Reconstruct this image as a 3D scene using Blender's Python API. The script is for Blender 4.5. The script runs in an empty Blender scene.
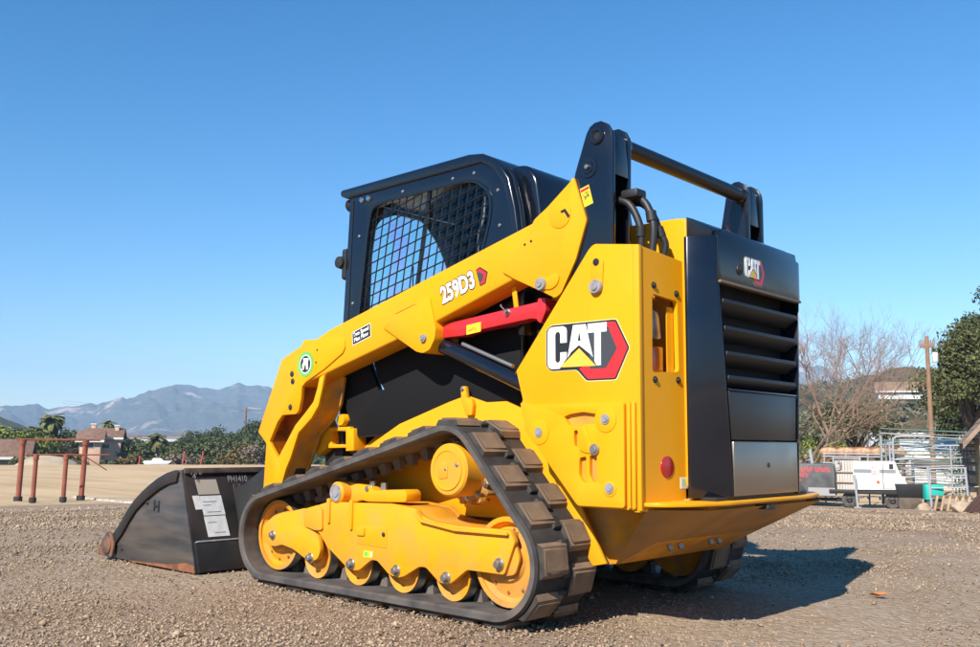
import bpy, bmesh, math, random
import numpy as np
from mathutils import Vector, Matrix
from mathutils.noise import noise as pnoise
random.seed(7); RNG = np.random.default_rng(11)
S = bpy.context.scene
COL = S.collection
R = math.radians

# ------------------------------------------------------------------ camera
cam_d = bpy.data.cameras.new('camera'); cam = bpy.data.objects.new('camera', cam_d); COL.objects.link(cam)
YAW, PITCH, ROLL = 0.7419, 0.1268, 0.0088
cam.location = (2.7377, -3.6386, 0.7274)
fw = Vector((-math.sin(YAW)*math.cos(PITCH), math.cos(YAW)*math.cos(PITCH), math.sin(PITCH)))
rt = Vector((math.cos(YAW), math.sin(YAW), 0)); up = rt.cross(fw)
r2 = math.cos(ROLL)*rt + math.sin(ROLL)*up; u2 = -math.sin(ROLL)*rt + math.cos(ROLL)*up
cam.rotation_euler = Matrix((r2, u2, -fw)).transposed().to_euler()
cam_d.sensor_width = 36; cam_d.lens = 932.98/980*36; cam_d.clip_start = 0.05; cam_d.clip_end = 30000
S.camera = cam
# ------------------------------------------------------------------ sky, sun, exposure
SUN = Vector((0.28, -1.26, 1.0)).normalized()
world = bpy.data.worlds.new('World'); S.world = world; world.use_nodes = True
wn = world.node_tree.nodes; bgn = wn['Background']
sky = wn.new('ShaderNodeTexSky'); sky.sky_type = 'NISHITA'; sky.sun_disc = False
sky.sun_elevation = math.asin(SUN.z); sky.sun_rotation = math.atan2(SUN.x, SUN.y)
sky.altitude = 250; sky.air_density = 1.0; sky.dust_density = 0.0; sky.ozone_density = 4.0
hsv = wn.new('ShaderNodeHueSaturation'); hsv.inputs['Saturation'].default_value = 1.34; hsv.inputs['Hue'].default_value = 0.498
world.node_tree.links.new(sky.outputs[0], hsv.inputs['Color']); world.node_tree.links.new(hsv.outputs[0], bgn.inputs[0]); bgn.inputs[1].default_value = 0.108
sl = bpy.data.lights.new('sun', 'SUN'); sl.energy = 5.0; sl.angle = R(0.55); sl.color = (1.0, 0.94, 0.85)
so = bpy.data.objects.new('sun', sl); COL.objects.link(so); so.location = (2, -12, 10)
so.rotation_euler = SUN.to_track_quat('Z', 'Y').to_euler()
S.view_settings.view_transform = 'Standard'; S.view_settings.look = 'None'
S.view_settings.gamma = 1; S.view_settings.exposure = 0.72; S.view_settings.use_curve_mapping = False
S.render.engine = 'CYCLES'; S.render.resolution_x = 1024; S.render.resolution_y = 676
S.cycles.max_bounces = 8; S.cycles.transparent_max_bounces = 24; S.cycles.volume_bounces = 0

# ------------------------------------------------------------------ materials
MATS = {}
def mat(name, col, rough=0.5, metal=0.0, col2=None, nscale=6.0, nlo=0.4, nhi=0.65, bump=0.0, bscale=40.0, coat=0.0,
        detail=6, island=0.0, spec=0.5, trans=0.0, alpha=1.0, dust=None, dustamt=0.0, stretch=None, rvar=0.0, bdist=0.01):
    if name in MATS: return MATS[name]
    m = bpy.data.materials.new(name); m.use_nodes = True; MATS[name] = m
    nt = m.node_tree; N = nt.nodes; L = nt.links; b = N['Principled BSDF']
    def rgb(c): return (c[0], c[1], c[2], 1)
    b.inputs['Base Color'].default_value = rgb(col); b.inputs['Roughness'].default_value = rough
    b.inputs['Metallic'].default_value = metal; b.inputs['Coat Weight'].default_value = coat; b.inputs['Coat Roughness'].default_value = 0.08
    b.inputs['Specular IOR Level'].default_value = spec; b.inputs['Transmission Weight'].default_value = trans; b.inputs['Alpha'].default_value = alpha
    tc = N.new('ShaderNodeTexCoord'); out = None
    def noise(sc, det=detail):
        n = N.new('ShaderNodeTexNoise'); n.inputs['Scale'].default_value = sc; n.inputs['Detail'].default_value = det
        
        if stretch:
            mpn = N.new('ShaderNodeMapping'); mpn.inputs['Scale'].default_value = stretch; L.new(tc.outputs['Object'], mpn.inputs[0]); L.new(mpn.outputs[0], n.inputs['Vector'])
        else: L.new(tc.outputs['Object'], n.inputs['Vector'])
        return n
    def mixc(fac, a, bcol):
        x = N.new('ShaderNodeMix'); x.data_type = 'RGBA'
        if hasattr(fac, 'links'): L.new(fac, x.inputs[0])
        else: x.inputs[0].default_value = fac
        for i, v in ((6, a), (7, bcol)):
            if hasattr(v, 'links'): L.new(v, x.inputs[i])
            else: x.inputs[i].default_value = rgb(v)
        return x.outputs[2]
    def ramp(src, lo, hi):
        r = N.new('ShaderNodeMapRange'); r.inputs[1].default_value = lo; r.inputs[2].default_value = hi; L.new(src, r.inputs[0]); return r.outputs[0]
    cur = col
    if col2 is not None: cur = mixc(ramp(noise(nscale).outputs[0], nlo, nhi), cur, col2)
    if island > 0:
        g = N.new('ShaderNodeNewGeometry'); h = N.new('ShaderNodeHueSaturation')
        mr = N.new('ShaderNodeMapRange'); mr.inputs[3].default_value = 1-island; mr.inputs[4].default_value = 1+island
        L.new(g.outputs['Random Per Island'], mr.inputs[0]); L.new(mr.outputs[0], h.inputs['Value'])
        if hasattr(cur, 'links'): L.new(cur, h.inputs['Color'])
        else: h.inputs['Color'].default_value = rgb(cur)
        cur = h.outputs[0]
    if dust is not None:
        f = ramp(noise(nscale*0.7, 8).outputs[0], 0.42, 0.75)
        mu = N.new('ShaderNodeMath'); mu.operation = 'MULTIPLY'; mu.inputs[1].default_value = dustamt; L.new(f, mu.inputs[0])
        cur = mixc(mu.outputs[0], cur, dust)
    if hasattr(cur, 'links'): L.new(cur, b.inputs['Base Color'])
    if rvar > 0:
        r = N.new('ShaderNodeMapRange'); r.inputs[3].default_value = max(0.02, rough-rvar); r.inputs[4].default_value = min(1, rough+rvar)
        r.inputs[1].default_value = 0.3; r.inputs[2].default_value = 0.7
        L.new(noise(nscale*1.7, 8).outputs[0], r.inputs[0]); L.new(r.outputs[0], b.inputs['Roughness'])
    if bump > 0:
        bn = N.new('ShaderNodeBump'); bn.inputs['Strength'].default_value = bump; bn.inputs['Distance'].default_value = bdist
        L.new(noise(bscale, 5).outputs[0], bn.inputs['Height']); L.new(bn.outputs[0], b.inputs['Normal'])
    return m
YEL = (0.82, 0.355, 0.006)
M_yel = mat('yellow_paint', YEL, 0.36, col2=(0.78, 0.335, 0.006), nscale=3, coat=0.0, spec=0.16, dust=(0.50, 0.30, 0.10), dustamt=0.10, rvar=0.08, bump=0.03, bscale=220, bdist=0.001)
M_yeld = mat('dusty_yellow_paint', (0.72, 0.305, 0.010), 0.5, col2=(0.52, 0.23, 0.03), nscale=11, spec=0.2, dust=(0.40, 0.28, 0.16), dustamt=0.45, rvar=0.1)
M_yelu = mat('undercarriage_yellow', (0.80, 0.345, 0.008), 0.45, col2=(0.70, 0.31, 0.02), nscale=11, nlo=0.45, nhi=0.75, spec=0.16, dust=(0.42, 0.25, 0.11), dustamt=0.42, rvar=0.1, bump=0.05, bscale=120, bdist=0.001)
M_blk = mat('black_gloss_paint', (0.005, 0.007, 0.013), 0.20, coat=0.35, spec=0.55, dust=(0.06, 0.055, 0.05), dustamt=0.03, nscale=4, rvar=0.07)
M_blkm = mat('black_matt_plastic', (0.014, 0.014, 0.015), 0.55, dust=(0.10, 0.085, 0.07), dustamt=0.12, nscale=5)
M_rub = mat('track_rubber', (0.048, 0.044, 0.042), 0.75, col2=(0.10, 0.088, 0.08), nscale=9, dust=(0.24, 0.185, 0.14), dustamt=0.4, bump=0.25, bscale=160, bdist=0.002)
M_lug = mat('dusty_lug_rubber', (0.235, 0.15, 0.083), 0.9, col2=(0.15, 0.10, 0.065), nscale=16, nlo=0.35, nhi=0.7, bump=0.35, bscale=120, bdist=0.003, island=0.12)
M_rubd = mat('dark_tread_rubber', (0.020, 0.019, 0.019), 0.8, col2=(0.04, 0.036, 0.033), nscale=12, dust=(0.12, 0.09, 0.065), dustamt=0.3, bump=0.25, bscale=160, bdist=0.002)
M_blks = mat('black_satin_paint', (0.006, 0.007, 0.010), 0.36, spec=0.35)
M_steel = mat('worn_steel', (0.42, 0.41, 0.39), 0.38, 0.9, dust=(0.3, 0.24, 0.18), dustamt=0.4, nscale=30)
M_greyp = mat('grey_painted_pin', (0.30, 0.29, 0.30), 0.45, col2=(0.2, 0.19, 0.19), nscale=40)
M_dark = mat('dark_void_plastic', (0.008, 0.008, 0.009), 0.8)
M_red = mat('red_brace_paint', (0.62, 0.022, 0.028), 0.34, coat=0.3, col2=(0.55, 0.02, 0.025), nscale=5)
M_rust = mat('rusted_steel', (0.30, 0.105, 0.04), 0.85, col2=(0.13, 0.05, 0.028), nscale=9, bump=0.3, bscale=60)
M_chrome = mat('chrome', (0.62, 0.62, 0.62), 0.12, 1.0)
M_white = mat('white_print', (0.80, 0.80, 0.79), 0.4)
M_ink = mat('black_print', (0.018, 0.018, 0.02), 0.4)
M_inkg = mat('dark_grey_print', (0.055, 0.055, 0.062), 0.4)
M_redp = mat('red_print', (0.66, 0.025, 0.03), 0.35)
M_yelp = mat('yellow_print', (0.85, 0.62, 0.02), 0.4)
M_tri = mat('gold_print', (0.78, 0.47, 0.05), 0.4)
M_green = mat('green_print', (0.12, 0.50, 0.10), 0.45)
M_pale = mat('pale_border_print', (0.80, 0.74, 0.42), 0.4)
M_lens_r = mat('red_reflector', (0.45, 0.012, 0.01), 0.25, coat=0.6)
M_lens_o = mat('orange_lens', (0.62, 0.11, 0.01), 0.2, coat=0.7)
M_lens_w = mat('smoky_lens', (0.33, 0.27, 0.22), 0.18, coat=0.7, col2=(0.16, 0.12, 0.10), nscale=22)
M_mid = mat('dark_satin_panel', (0.035, 0.031, 0.028), 0.38, 0.2, spec=0.5)
M_brush = mat('brushed_dark_panel', (0.36, 0.305, 0.255), 0.32, 0.9, dust=(0.42, 0.34, 0.25), dustamt=0.25, nscale=2.4, rvar=0.1)
M_paper = mat('paper_label', (0.70, 0.69, 0.66), 0.6, col2=(0.6, 0.58, 0.54), nscale=30)
M_hose = mat('hose_rubber', (0.02, 0.02, 0.022), 0.5)

def glass_mat():
    m = bpy.data.materials.new('iridescent_glass'); m.use_nodes = True; nt = m.node_tree; N = nt.nodes; L = nt.links
    b = N['Principled BSDF']; out = N['Material Output']
    b.inputs['Base Color'].default_value = (0.9, 0.95, 1, 1); b.inputs['Roughness'].default_value = 0.03
    b.inputs['Metallic'].default_value = 0.0
    b.inputs['IOR'].default_value = 1.9; b.inputs['Thin Film IOR'].default_value = 2.0
    tc = N.new('ShaderNodeTexCoord'); n = N.new('ShaderNodeTexNoise'); n.inputs['Scale'].default_value = 4.2; n.inputs['Detail'].default_value = 2
    mr = N.new('ShaderNodeMapRange'); mr.inputs[1].default_value = 0.3; mr.inputs[2].default_value = 0.7; mr.inputs[3].default_value = 330; mr.inputs[4].default_value = 620
    L.new(tc.outputs['Object'], n.inputs['Vector']); L.new(n.outputs[0], mr.inputs[0]); L.new(mr.outputs[0], b.inputs['Thin Film Thickness'])
    # stress tint of the toughened pane
    n2 = N.new('ShaderNodeTexNoise'); n2.inputs['Scale'].default_value = 5.0; n2.inputs['Detail'].default_value = 2; L.new(tc.outputs['Object'], n2.inputs['Vector'])
    cr = N.new('ShaderNodeValToRGB'); L.new(n2.outputs[0], cr.inputs[0])
    cr.color_ramp.elements[0].position = 0.36; cr.color_ramp.elements[0].color = (0.97, 0.96, 1.0, 1)
    cr.color_ramp.elements[1].position = 0.62; cr.color_ramp.elements[1].color = (1.0, 0.90, 1.0, 1)
    e = cr.color_ramp.elements.new(0.5); e.color = (0.86, 1.0, 0.97, 1)
    t = N.new('ShaderNodeBsdfTransparent'); L.new(cr.outputs[0], t.inputs[0])
    mx = N.new('ShaderNodeMixShader'); mx.inputs[0].default_value = 0.04
    L.new(t.outputs[0], mx.inputs[1]); L.new(b.outputs[0], mx.inputs[2]); L.new(mx.outputs[0], out.inputs[0]); return m
M_glass = glass_mat()
def clear_glass():
    m = bpy.data.materials.new('side_window_glass'); m.use_nodes = True; N = m.node_tree.nodes; L = m.node_tree.links; N.remove(N['Principled BSDF'])
    t = N.new('ShaderNodeBsdfTransparent'); t.inputs[0].default_value = (0.95, 0.985, 1.0, 1); g = N.new('ShaderNodeBsdfGlossy'); g.inputs['Roughness'].default_value = 0.02
    lw = N.new('ShaderNodeLayerWeight'); lw.inputs[0].default_value = 0.5; pw = N.new('ShaderNodeMath'); pw.operation = 'POWER'; pw.inputs[1].default_value = 3.5
    fr = N.new('ShaderNodeMath'); fr.operation = 'MULTIPLY_ADD'; fr.inputs[1].default_value = 0.5; fr.inputs[2].default_value = 0.03; mx = N.new('ShaderNodeMixShader')
    L.new(lw.outputs['Facing'], pw.inputs[0]); L.new(pw.outputs[0], fr.inputs[0]); L.new(fr.outputs[0], mx.inputs[0]); L.new(t.outputs[0], mx.inputs[1]); L.new(g.outputs[0], mx.inputs[2]); L.new(mx.outputs[0], N['Material Output'].inputs[0]); return m
M_clear = clear_glass()

# ------------------------------------------------------------------ mesh helpers
def finish(name, bm, m, parent=None, bev=0.0, seg=2, sharp=0.6, loc=None):
    bmesh.ops.remove_doubles(bm, verts=bm.verts, dist=1e-5)
    bmesh.ops.recalc_face_normals(bm, faces=bm.faces)
    if bev > 0:
        es = [e for e in bm.edges if len(e.link_faces) == 2 and e.calc_face_angle(0) > 0.55]
        bmesh.ops.bevel(bm, geom=es, offset=bev, segments=seg, affect='EDGES', clamp_overlap=True, profile=0.5)
    for f in bm.faces: f.smooth = True
    for e in bm.edges: e.smooth = not (len(e.link_faces) != 2 or e.calc_face_angle(0) > sharp)
    me = bpy.data.meshes.new(name); bm.to_mesh(me); bm.free()
    if m: me.materials.append(m)
    o = bpy.data.objects.new(name, me); COL.objects.link(o)
    if loc: o.location = loc
    if parent: o.parent = parent
    return o
def rnd(pts, r, seg=4):
    """round the corners of a 2D polygon"""
    out = []; n = len(pts)
    for i in range(n):
        p = Vector(pts[i]); a = Vector(pts[i-1]); b = Vector(pts[(i+1) % n])
        u = a-p; v = b-p; d = min(r, u.length*0.45, v.length*0.45)
        if u.length < 1e-6 or v.length < 1e-6: continue
        p0 = p+u.normalized()*d; p1 = p+v.normalized()*d
        for k in range(seg+1):
            t = k/seg; q = p0*(1-t)**2 + p*2*t*(1-t) + p1*t*t; out.append((q.x, q.y))
    return out
MAPS = {'y': lambda u, v, d: (u, d, v), 'x': lambda u, v, d: (d, u, v), 'z': lambda u, v, d: (u, v, d)}
def extr(bm, pts, d0, d1, ax='y', f=None):
    f = f or MAPS[ax]
    a = [bm.verts.new(f(p[0], p[1], d0)) for p in pts]; b = [bm.verts.new(f(p[0], p[1], d1)) for p in pts]
    n = len(pts); bm.faces.new(a); bm.faces.new(b[::-1])
    for i in range(n): bm.faces.new((a[i], b[i], b[(i+1) % n], a[(i+1) % n]))
def prism(name, pts, d0, d1, m, parent=None, ax='y', bev=0.004, seg=2, f=None):
    bm = bmesh.new(); extr(bm, pts, d0, d1, ax, f); return finish(name, bm, m, parent, bev, seg)
def sheet(name, outer, holes, d0, d1, m, parent=None, ax='y', bev=0.0, f=None):
    """plate with holes"""
    f = f or MAPS[ax]; bm = bmesh.new(); loops = [outer]+holes; es = []; rings = []
    for lp in loops:
        vs = [bm.verts.new(f(p[0], p[1], d0)) for p in lp]; rings.append(vs)
        for i in range(len(vs)): es.append(bm.edges.new((vs[i], vs[(i+1) % len(vs)])))
    bmesh.ops.triangle_fill(bm, use_beauty=True, edges=es)
    src = list(bm.faces)
    mp = {}
    for lp, vs in zip(loops, rings):
        for p, v in zip(lp, vs): mp[v] = bm.verts.new(f(p[0], p[1], d1))
    for fc in src: bm.faces.new([mp[v] for v in reversed(fc.verts)])
    for vs in rings:
        for i in range(len(vs)):
            a, b = vs[i], vs[(i+1) % len(vs)]; bm.faces.new((a, b, mp[b], mp[a]))
    return finish(name, bm, m, parent, bev)
def addbox(bm, x0, x1, y0, y1, z0, z1):
    extr(bm, [(x0, y0), (x1, y0), (x1, y1), (x0, y1)], z0, z1, 'z')
def box(name, x0, x1, y0, y1, z0, z1, m, parent=None, bev=0.004):
    bm = bmesh.new(); addbox(bm, x0, x1, y0, y1, z0, z1); return finish(name, bm, m, parent, bev)
def addcyl(bm, p0, p1, r0, r1=None, seg=20, caps=True):
    p0 = Vector(p0); p1 = Vector(p1); r1 = r0 if r1 is None else r1
    d = (p1-p0).normalized(); a = d.orthogonal().normalized(); b = d.cross(a)
    A = []; B = []
    for i in range(seg):
        t = 2*math.pi*i/seg; w = a*math.cos(t)+b*math.sin(t)
        A.append(bm.verts.new(p0+w*r0)); B.append(bm.verts.new(p1+w*r1))
    for i in range(seg): bm.faces.new((A[i], A[(i+1) % seg], B[(i+1) % seg], B[i]))
    if caps: bm.faces.new(A[::-1]); bm.faces.new(B)
def cyl(name, p0, p1, r, m, parent=None, r1=None, seg=20, bev=0.0):
    bm = bmesh.new(); addcyl(bm, p0, p1, r, r1, seg); return finish(name, bm, m, parent, bev)
def addtube(bm, pts, rad, seg=8):
    pts = [Vector(p) for p in pts]; rings = []; ref = None
    for i, p in enumerate(pts):
        d = (pts[min(i+1, len(pts)-1)]-pts[max(i-1, 0)]).normalized()
        if ref is None: ref = d.orthogonal().normalized()
        ref = (ref - d*ref.dot(d)).normalized(); b = d.cross(ref)
        r = rad[i] if isinstance(rad, (list, tuple)) else rad
        rings.append([bm.verts.new(p+(ref*math.cos(2*math.pi*k/seg)+b*math.sin(2*math.pi*k/seg))*r) for k in range(seg)])
    for a, b in zip(rings, rings[1:]):
        for k in range(seg): bm.faces.new((a[k], a[(k+1) % seg], b[(k+1) % seg], b[k]))
    bm.faces.new(rings[0][::-1]); bm.faces.new(rings[-1])
def tube(name, pts, rad, m, parent=None, seg=8):
    bm = bmesh.new(); addtube(bm, pts, rad, seg); return finish(name, bm, m, parent)
def spline(pts, n=6):
    P = [Vector(p) for p in pts]; out = []
    for i in range(len(P)-1):
        a = P[max(i-1, 0)]; b = P[i]; c = P[i+1]; d = P[min(i+2, len(P)-1)]
        for k in range(n):
            t = k/n; out.append(0.5*((2*b)+(c-a)*t+(2*a-5*b+4*c-d)*t*t+(3*b-a-3*c+d)*t**3))
    out.append(P[-1]); return out
def lathe(name, prof, cx, cz, m, parent=None, seg=40):
    """revolve (r, y) profile about an axis parallel to Y"""
    bm = bmesh.new(); rings = []
    for r, y in prof:
        rings.append([bm.verts.new((cx+max(r, 1e-4)*math.cos(2*math.pi*k/seg), y, cz+max(r, 1e-4)*math.sin(2*math.pi*k/seg))) for k in range(seg)])
    for a, b in zip(rings, rings[1:]):
        for k in range(seg): bm.faces.new((a[k], a[(k+1) % seg], b[(k+1) % seg], b[k]))
    return finish(name, bm, m, parent, sharp=0.5)
def arc(cx, cy, r, a0, a1, n=10): return [(cx+r*math.cos(R(a0+(a1-a0)*k/n)), cy+r*math.sin(R(a0+(a1-a0)*k/n))) for k in range(n+1)]
def thing(name, label, cat, loc=(0, 0, 0), group=None, rz=0.0):
    o = bpy.data.objects.new(name, None); COL.objects.link(o); o.location = loc; o.rotation_euler[2] = rz; o.empty_display_size = 0.2
    o['label'] = label; o['category'] = cat
    if group: o['group'] = group
    return o
def tag(o, label, cat, group=None):
    o['label'] = label; o['category'] = cat
    if group: o['group'] = group
    return o
def struct(o, k='structure'): o['kind'] = k; return o
def grp(name, parent):
    o = bpy.data.objects.new(name, None); COL.objects.link(o); o.parent = parent; o.empty_display_size = 0.1; return o
def text_mesh(name, body, f, m, parent, size=1.0, bold=0.0, depth=0.0, align='LEFT', sx=1.0):
    """flat lettering: text outline mapped to the surface by f(u, v)"""
    cu = bpy.data.curves.new('t', 'FONT'); cu.body = body; cu.size = size; cu.offset = bold; cu.align_x = align; cu.fill_mode = 'BOTH'; cu.resolution_u = 3
    ob = bpy.data.objects.new('t', cu); COL.objects.link(ob)
    bpy.context.view_layer.update()
    me = bpy.data.meshes.new_from_object(ob); bpy.data.objects.remove(ob)
    for v in me.vertices: v.co = f(v.co.x*sx, v.co.y)
    me.materials.append(m); me.name = name
    o = bpy.data.objects.new(name, me); COL.objects.link(o); o.parent = parent; return o

# ------------------------------------------------------------------ ground
def smooth(a, b, x):
    t = np.clip((x-a)/(b-a), 0, 1); return t*t*(3-2*t)
def gz(x, y):
    """terrain height: level pad round the loader, long gentle fall to a flat field, then the valley"""
    r = np.hypot(np.asarray(x, float)-1.5, np.asarray(y, float)+1.0)
    z = np.interp(r, [0, 6.2, 8, 10, 14, 20, 24, 26.5, 29, 40, 75, 80, 95, 130, 400, 5000], [0, 0, -0.03, -0.10, -0.33, -0.72, -0.96, -1.06, -1.10, -1.14, -1.2, -1.35, -2.6, -4.2, -5.0, -12.0])
    return z
def ground_mat():
    m = bpy.data.materials.new('gravel_and_dirt'); m.use_nodes = True; nt = m.node_tree; N = nt.nodes; L = nt.links; b = N['Principled BSDF']
    b.inputs['Roughness'].default_value = 0.95; b.inputs['Specular IOR Level'].default_value = 0.15
    tc = N.new('ShaderNodeTexCoord')
    def nz(s, d=6, v=None):
        n = N.new('ShaderNodeTexNoise'); n.inputs['Scale'].default_value = s; n.inputs['Detail'].default_value = d; L.new(v or tc.outputs['Object'], n.inputs['Vector']); return n.outputs[0]
    def mr(s, a, bb, c=0, d=1):
        r = N.new('ShaderNodeMapRange'); r.inputs[1].default_value = a; r.inputs[2].default_value = bb; r.inputs[3].default_value = c; r.inputs[4].default_value = d; L.new(s, r.inputs[0]); return r.outputs[0]
    def mx(f, a, c):
        x = N.new('ShaderNodeMix'); x.data_type = 'RGBA'; L.new(f, x.inputs[0])
        for i, v in ((6, a), (7, c)):
            if hasattr(v, 'links'): L.new(v, x.inputs[i])
            else: x.inputs[i].default_value = (*v, 1)
        return x.outputs[2]
    g = mx(mr(nz(1.1, 8), 0.35, 0.65), (0.285, 0.20, 0.128), (0.335, 0.25, 0.17))
    vo = N.new('ShaderNodeTexVoronoi'); vo.inputs['Scale'].default_value = 42; L.new(tc.outputs['Object'], vo.inputs['Vector'])
    sp = N.new('ShaderNodeSeparateColor'); L.new(vo.outputs['Color'], sp.inputs[0])
    g = mx(mr(sp.outputs[0], 0.55, 1.0, 0, 0.75), g, (0.41, 0.335, 0.265))
    g = mx(mr(nz(14, 4), 0.55, 0.75, 0, 0.5), g, (0.19, 0.135, 0.095))
    g = mx(mr(nz(0.32, 7), 0.48, 0.66, 0, 0.55), g, (0.22, 0.145, 0.095))
    f = mx(mr(nz(0.25, 6), 0.35, 0.65), (0.60, 0.435, 0.26), (0.53, 0.37, 0.21))
    # wheel-worn streaks in the dry field
    mp = N.new('ShaderNodeMapping'); mp.inputs['Scale'].default_value = (0.06, 0.9, 1); mp.inputs['Rotation'].default_value = (0, 0, R(25)); L.new(tc.outputs['Object'], mp.inputs[0])
    f = mx(mr(nz(1.0, 5, mp.outputs[0]), 0.45, 0.7, 0, 0.65), f, (0.38, 0.25, 0.135))
    pos = N.new('ShaderNodeVectorMath'); pos.operation = 'SUBTRACT'; pos.inputs[1].default_value = (1.5, -1.0, 0); L.new(tc.outputs['Object'], pos.inputs[0])
    xy = N.new('ShaderNodeVectorMath'); xy.operation = 'MULTIPLY'; xy.inputs[1].default_value = (1, 1, 0); L.new(pos.outputs[0], xy.inputs[0])
    ln = N.new('ShaderNodeVectorMath'); ln.operation = 'LENGTH'; L.new(xy.outputs[0], ln.inputs[0])
    ad = N.new('ShaderNodeMath'); ad.operation = 'MULTIPLY_ADD'; ad.inputs[1].default_value = 5.0; L.new(nz(0.35, 5), ad.inputs[0]); L.new(ln.outputs['Value'], ad.inputs[2])
    far = mr(ad.outputs[0], 28.6, 29.6)
    col = mx(far, g, f)
    veg = mr(ln.outputs['Value'], 76, 82)
    col = mx(veg, col, mx(mr(nz(0.05, 6), 0.4, 0.6), (0.16, 0.13, 0.06), (0.09, 0.10, 0.04)))
    L.new(col, b.inputs['Base Color'])
    bn = N.new('ShaderNodeBump'); bn.inputs['Strength'].default_value = 0.7; bn.inputs['Distance'].default_value = 0.012
    hs = N.new('ShaderNodeMath'); hs.operation = 'SUBTRACT'; hs.inputs[0].default_value = 1.0; L.new(vo.outputs['Distance'], hs.inputs[1])
    h2 = N.new('ShaderNodeMath'); h2.operation = 'MULTIPLY_ADD'; h2.inputs[1].default_value = 1.4; L.new(nz(24, 6), h2.inputs[0]); L.new(hs.outputs[0], h2.inputs[2])
    L.new(h2.outputs[0], bn.inputs['Height']); L.new(bn.outputs[0], b.inputs['Normal'])
    return m
def build_ground():
    rs = np.concatenate([np.linspace(0.0, 12, 150)[1:], np.geomspace(12.15, 90, 90), np.geomspace(95, 9000, 40)])
    na = 360; th = np.linspace(0, 2*np.pi, na, endpoint=False)
    RR, TT = np.meshgrid(rs, th, indexing='ij')
    X = 1.5+RR*np.cos(TT); Yv = -1.0+RR*np.sin(TT); Zv = gz(X, Yv)
    und = np.array([pnoise(Vector((x*0.55, y*0.55, 3.1)))*0.018+pnoise(Vector((x*2.1, y*2.1, 7.7)))*0.008 for x, y in zip(X.ravel(), Yv.ravel())]).reshape(X.shape)
    Zv = Zv+(und-0.005)*np.where(RR < 90, 1, 0) + smooth(8, 26, RR)*np.where(RR < 90, 1, 0)*und*1.5
    v = np.stack([X.ravel(), Yv.ravel(), Zv.ravel()], 1); v = np.vstack([v, [[1.5, -1.0, -0.005]]])
    nr = len(rs); F = []
    for i in range(nr-1):
        for j in range(na):
            F.append((i*na+j, (i+1)*na+j, (i+1)*na+(j+1) % na, i*na+(j+1) % na))
    c = len(v)-1
    for j in range(na): F.append((c, j, (j+1) % na))
    me = bpy.data.meshes.new('ground'); me.from_pydata(v.tolist(), [], F); me.materials.append(ground_mat())
    me.polygons.foreach_set('use_smooth', [True]*len(F))
    o = bpy.data.objects.new('ground', me); COL.objects.link(o); struct(o); return o
ground = build_ground()
def build_gravel(name, n, rmin, rmax, smin, smax, mt, seed):
    """loose angular stones lying on the pad, within the sector round the loader"""
    rg = np.random.default_rng(seed)
    base = np.array([[1, 0, 0], [-1, 0, 0], [0, 1, 0], [0, -1, 0], [0, 0, 1], [0, 0, -1]], float)
    tri = np.array([[0, 2, 4], [2, 1, 4], [1, 3, 4], [3, 0, 4], [2, 0, 5], [1, 2, 5], [3, 1, 5], [0, 3, 5]])
    r = rmin+(rmax-rmin)*rg.uniform(0, 1, n)**1.35; a = rg.uniform(R(90+8), R(90+80), n)
    x = 2.74+r*np.cos(a); y = -3.64+r*np.sin(a)
    dn = np.array([pnoise(Vector((u*0.75, v*0.75, 5.5)))+0.6*pnoise(Vector((u*2.2, v*2.2, 1.5))) for u, v in zip(x, y)])    # compacted patches carry fewer stones
    kp = rg.uniform(0, 1, n) < np.clip(0.62+dn*1.5, 0.16, 1.0); x = x[kp]; y = y[kp]; r = r[kp]; n = len(x)
    s = rg.uniform(0, 1, n)**2.2*(smax-smin)+smin
    s *= np.clip(r/6.0, 0.9, 1.7); s *= np.where(rg.uniform(0, 1, n) < 0.012, rg.uniform(1.5, 2.6, n), 1.0)
    V = base[None]*rg.uniform(0.55, 1.25, (n, 6, 1))+rg.normal(0, 0.16, (n, 6, 3)); V[:, :, 2] *= 0.7
    th = rg.uniform(0, 6.28, n); c, q = np.cos(th)[:, None], np.sin(th)[:, None]
    VX = V[:, :, 0]*c-V[:, :, 1]*q; VY = V[:, :, 0]*q+V[:, :, 1]*c
    P = np.stack([VX*s[:, None]+x[:, None], VY*s[:, None]+y[:, None], V[:, :, 2]*s[:, None]+(gz(x, y)-0.001+s*0.25)[:, None]], 2).reshape(-1, 3)
    T = (tri[None]+(np.arange(n)*6)[:, None, None]).reshape(-1, 3)
    me = bpy.data.meshes.new(name); me.vertices.add(len(P)); me.vertices.foreach_set('co', P.ravel())
    me.loops.add(len(T)*3); me.loops.foreach_set('vertex_index', T.ravel().astype(np.int32))
    me.polygons.add(len(T)); me.polygons.foreach_set('loop_start', np.arange(0, len(T)*3, 3, dtype=np.int32)); me.polygons.foreach_set('loop_total', np.full(len(T), 3, np.int32))
    me.update(); me.validate(); me.materials.append(mt)
    o = bpy.data.objects.new(name, me); COL.objects.link(o); struct(o, 'stuff'); return o
M_grav = mat('gravel_stone', (0.355, 0.265, 0.182), 0.95, col2=(0.275, 0.192, 0.125), nscale=1.0, island=0.40, spec=0.2)
gravel = build_gravel('gravel', 270000, 2.6, 17.0, 0.003, 0.0105, M_grav, 5)
tag(gravel, 'loose brown gravel covering the yard around the loader', 'gravel')
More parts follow.
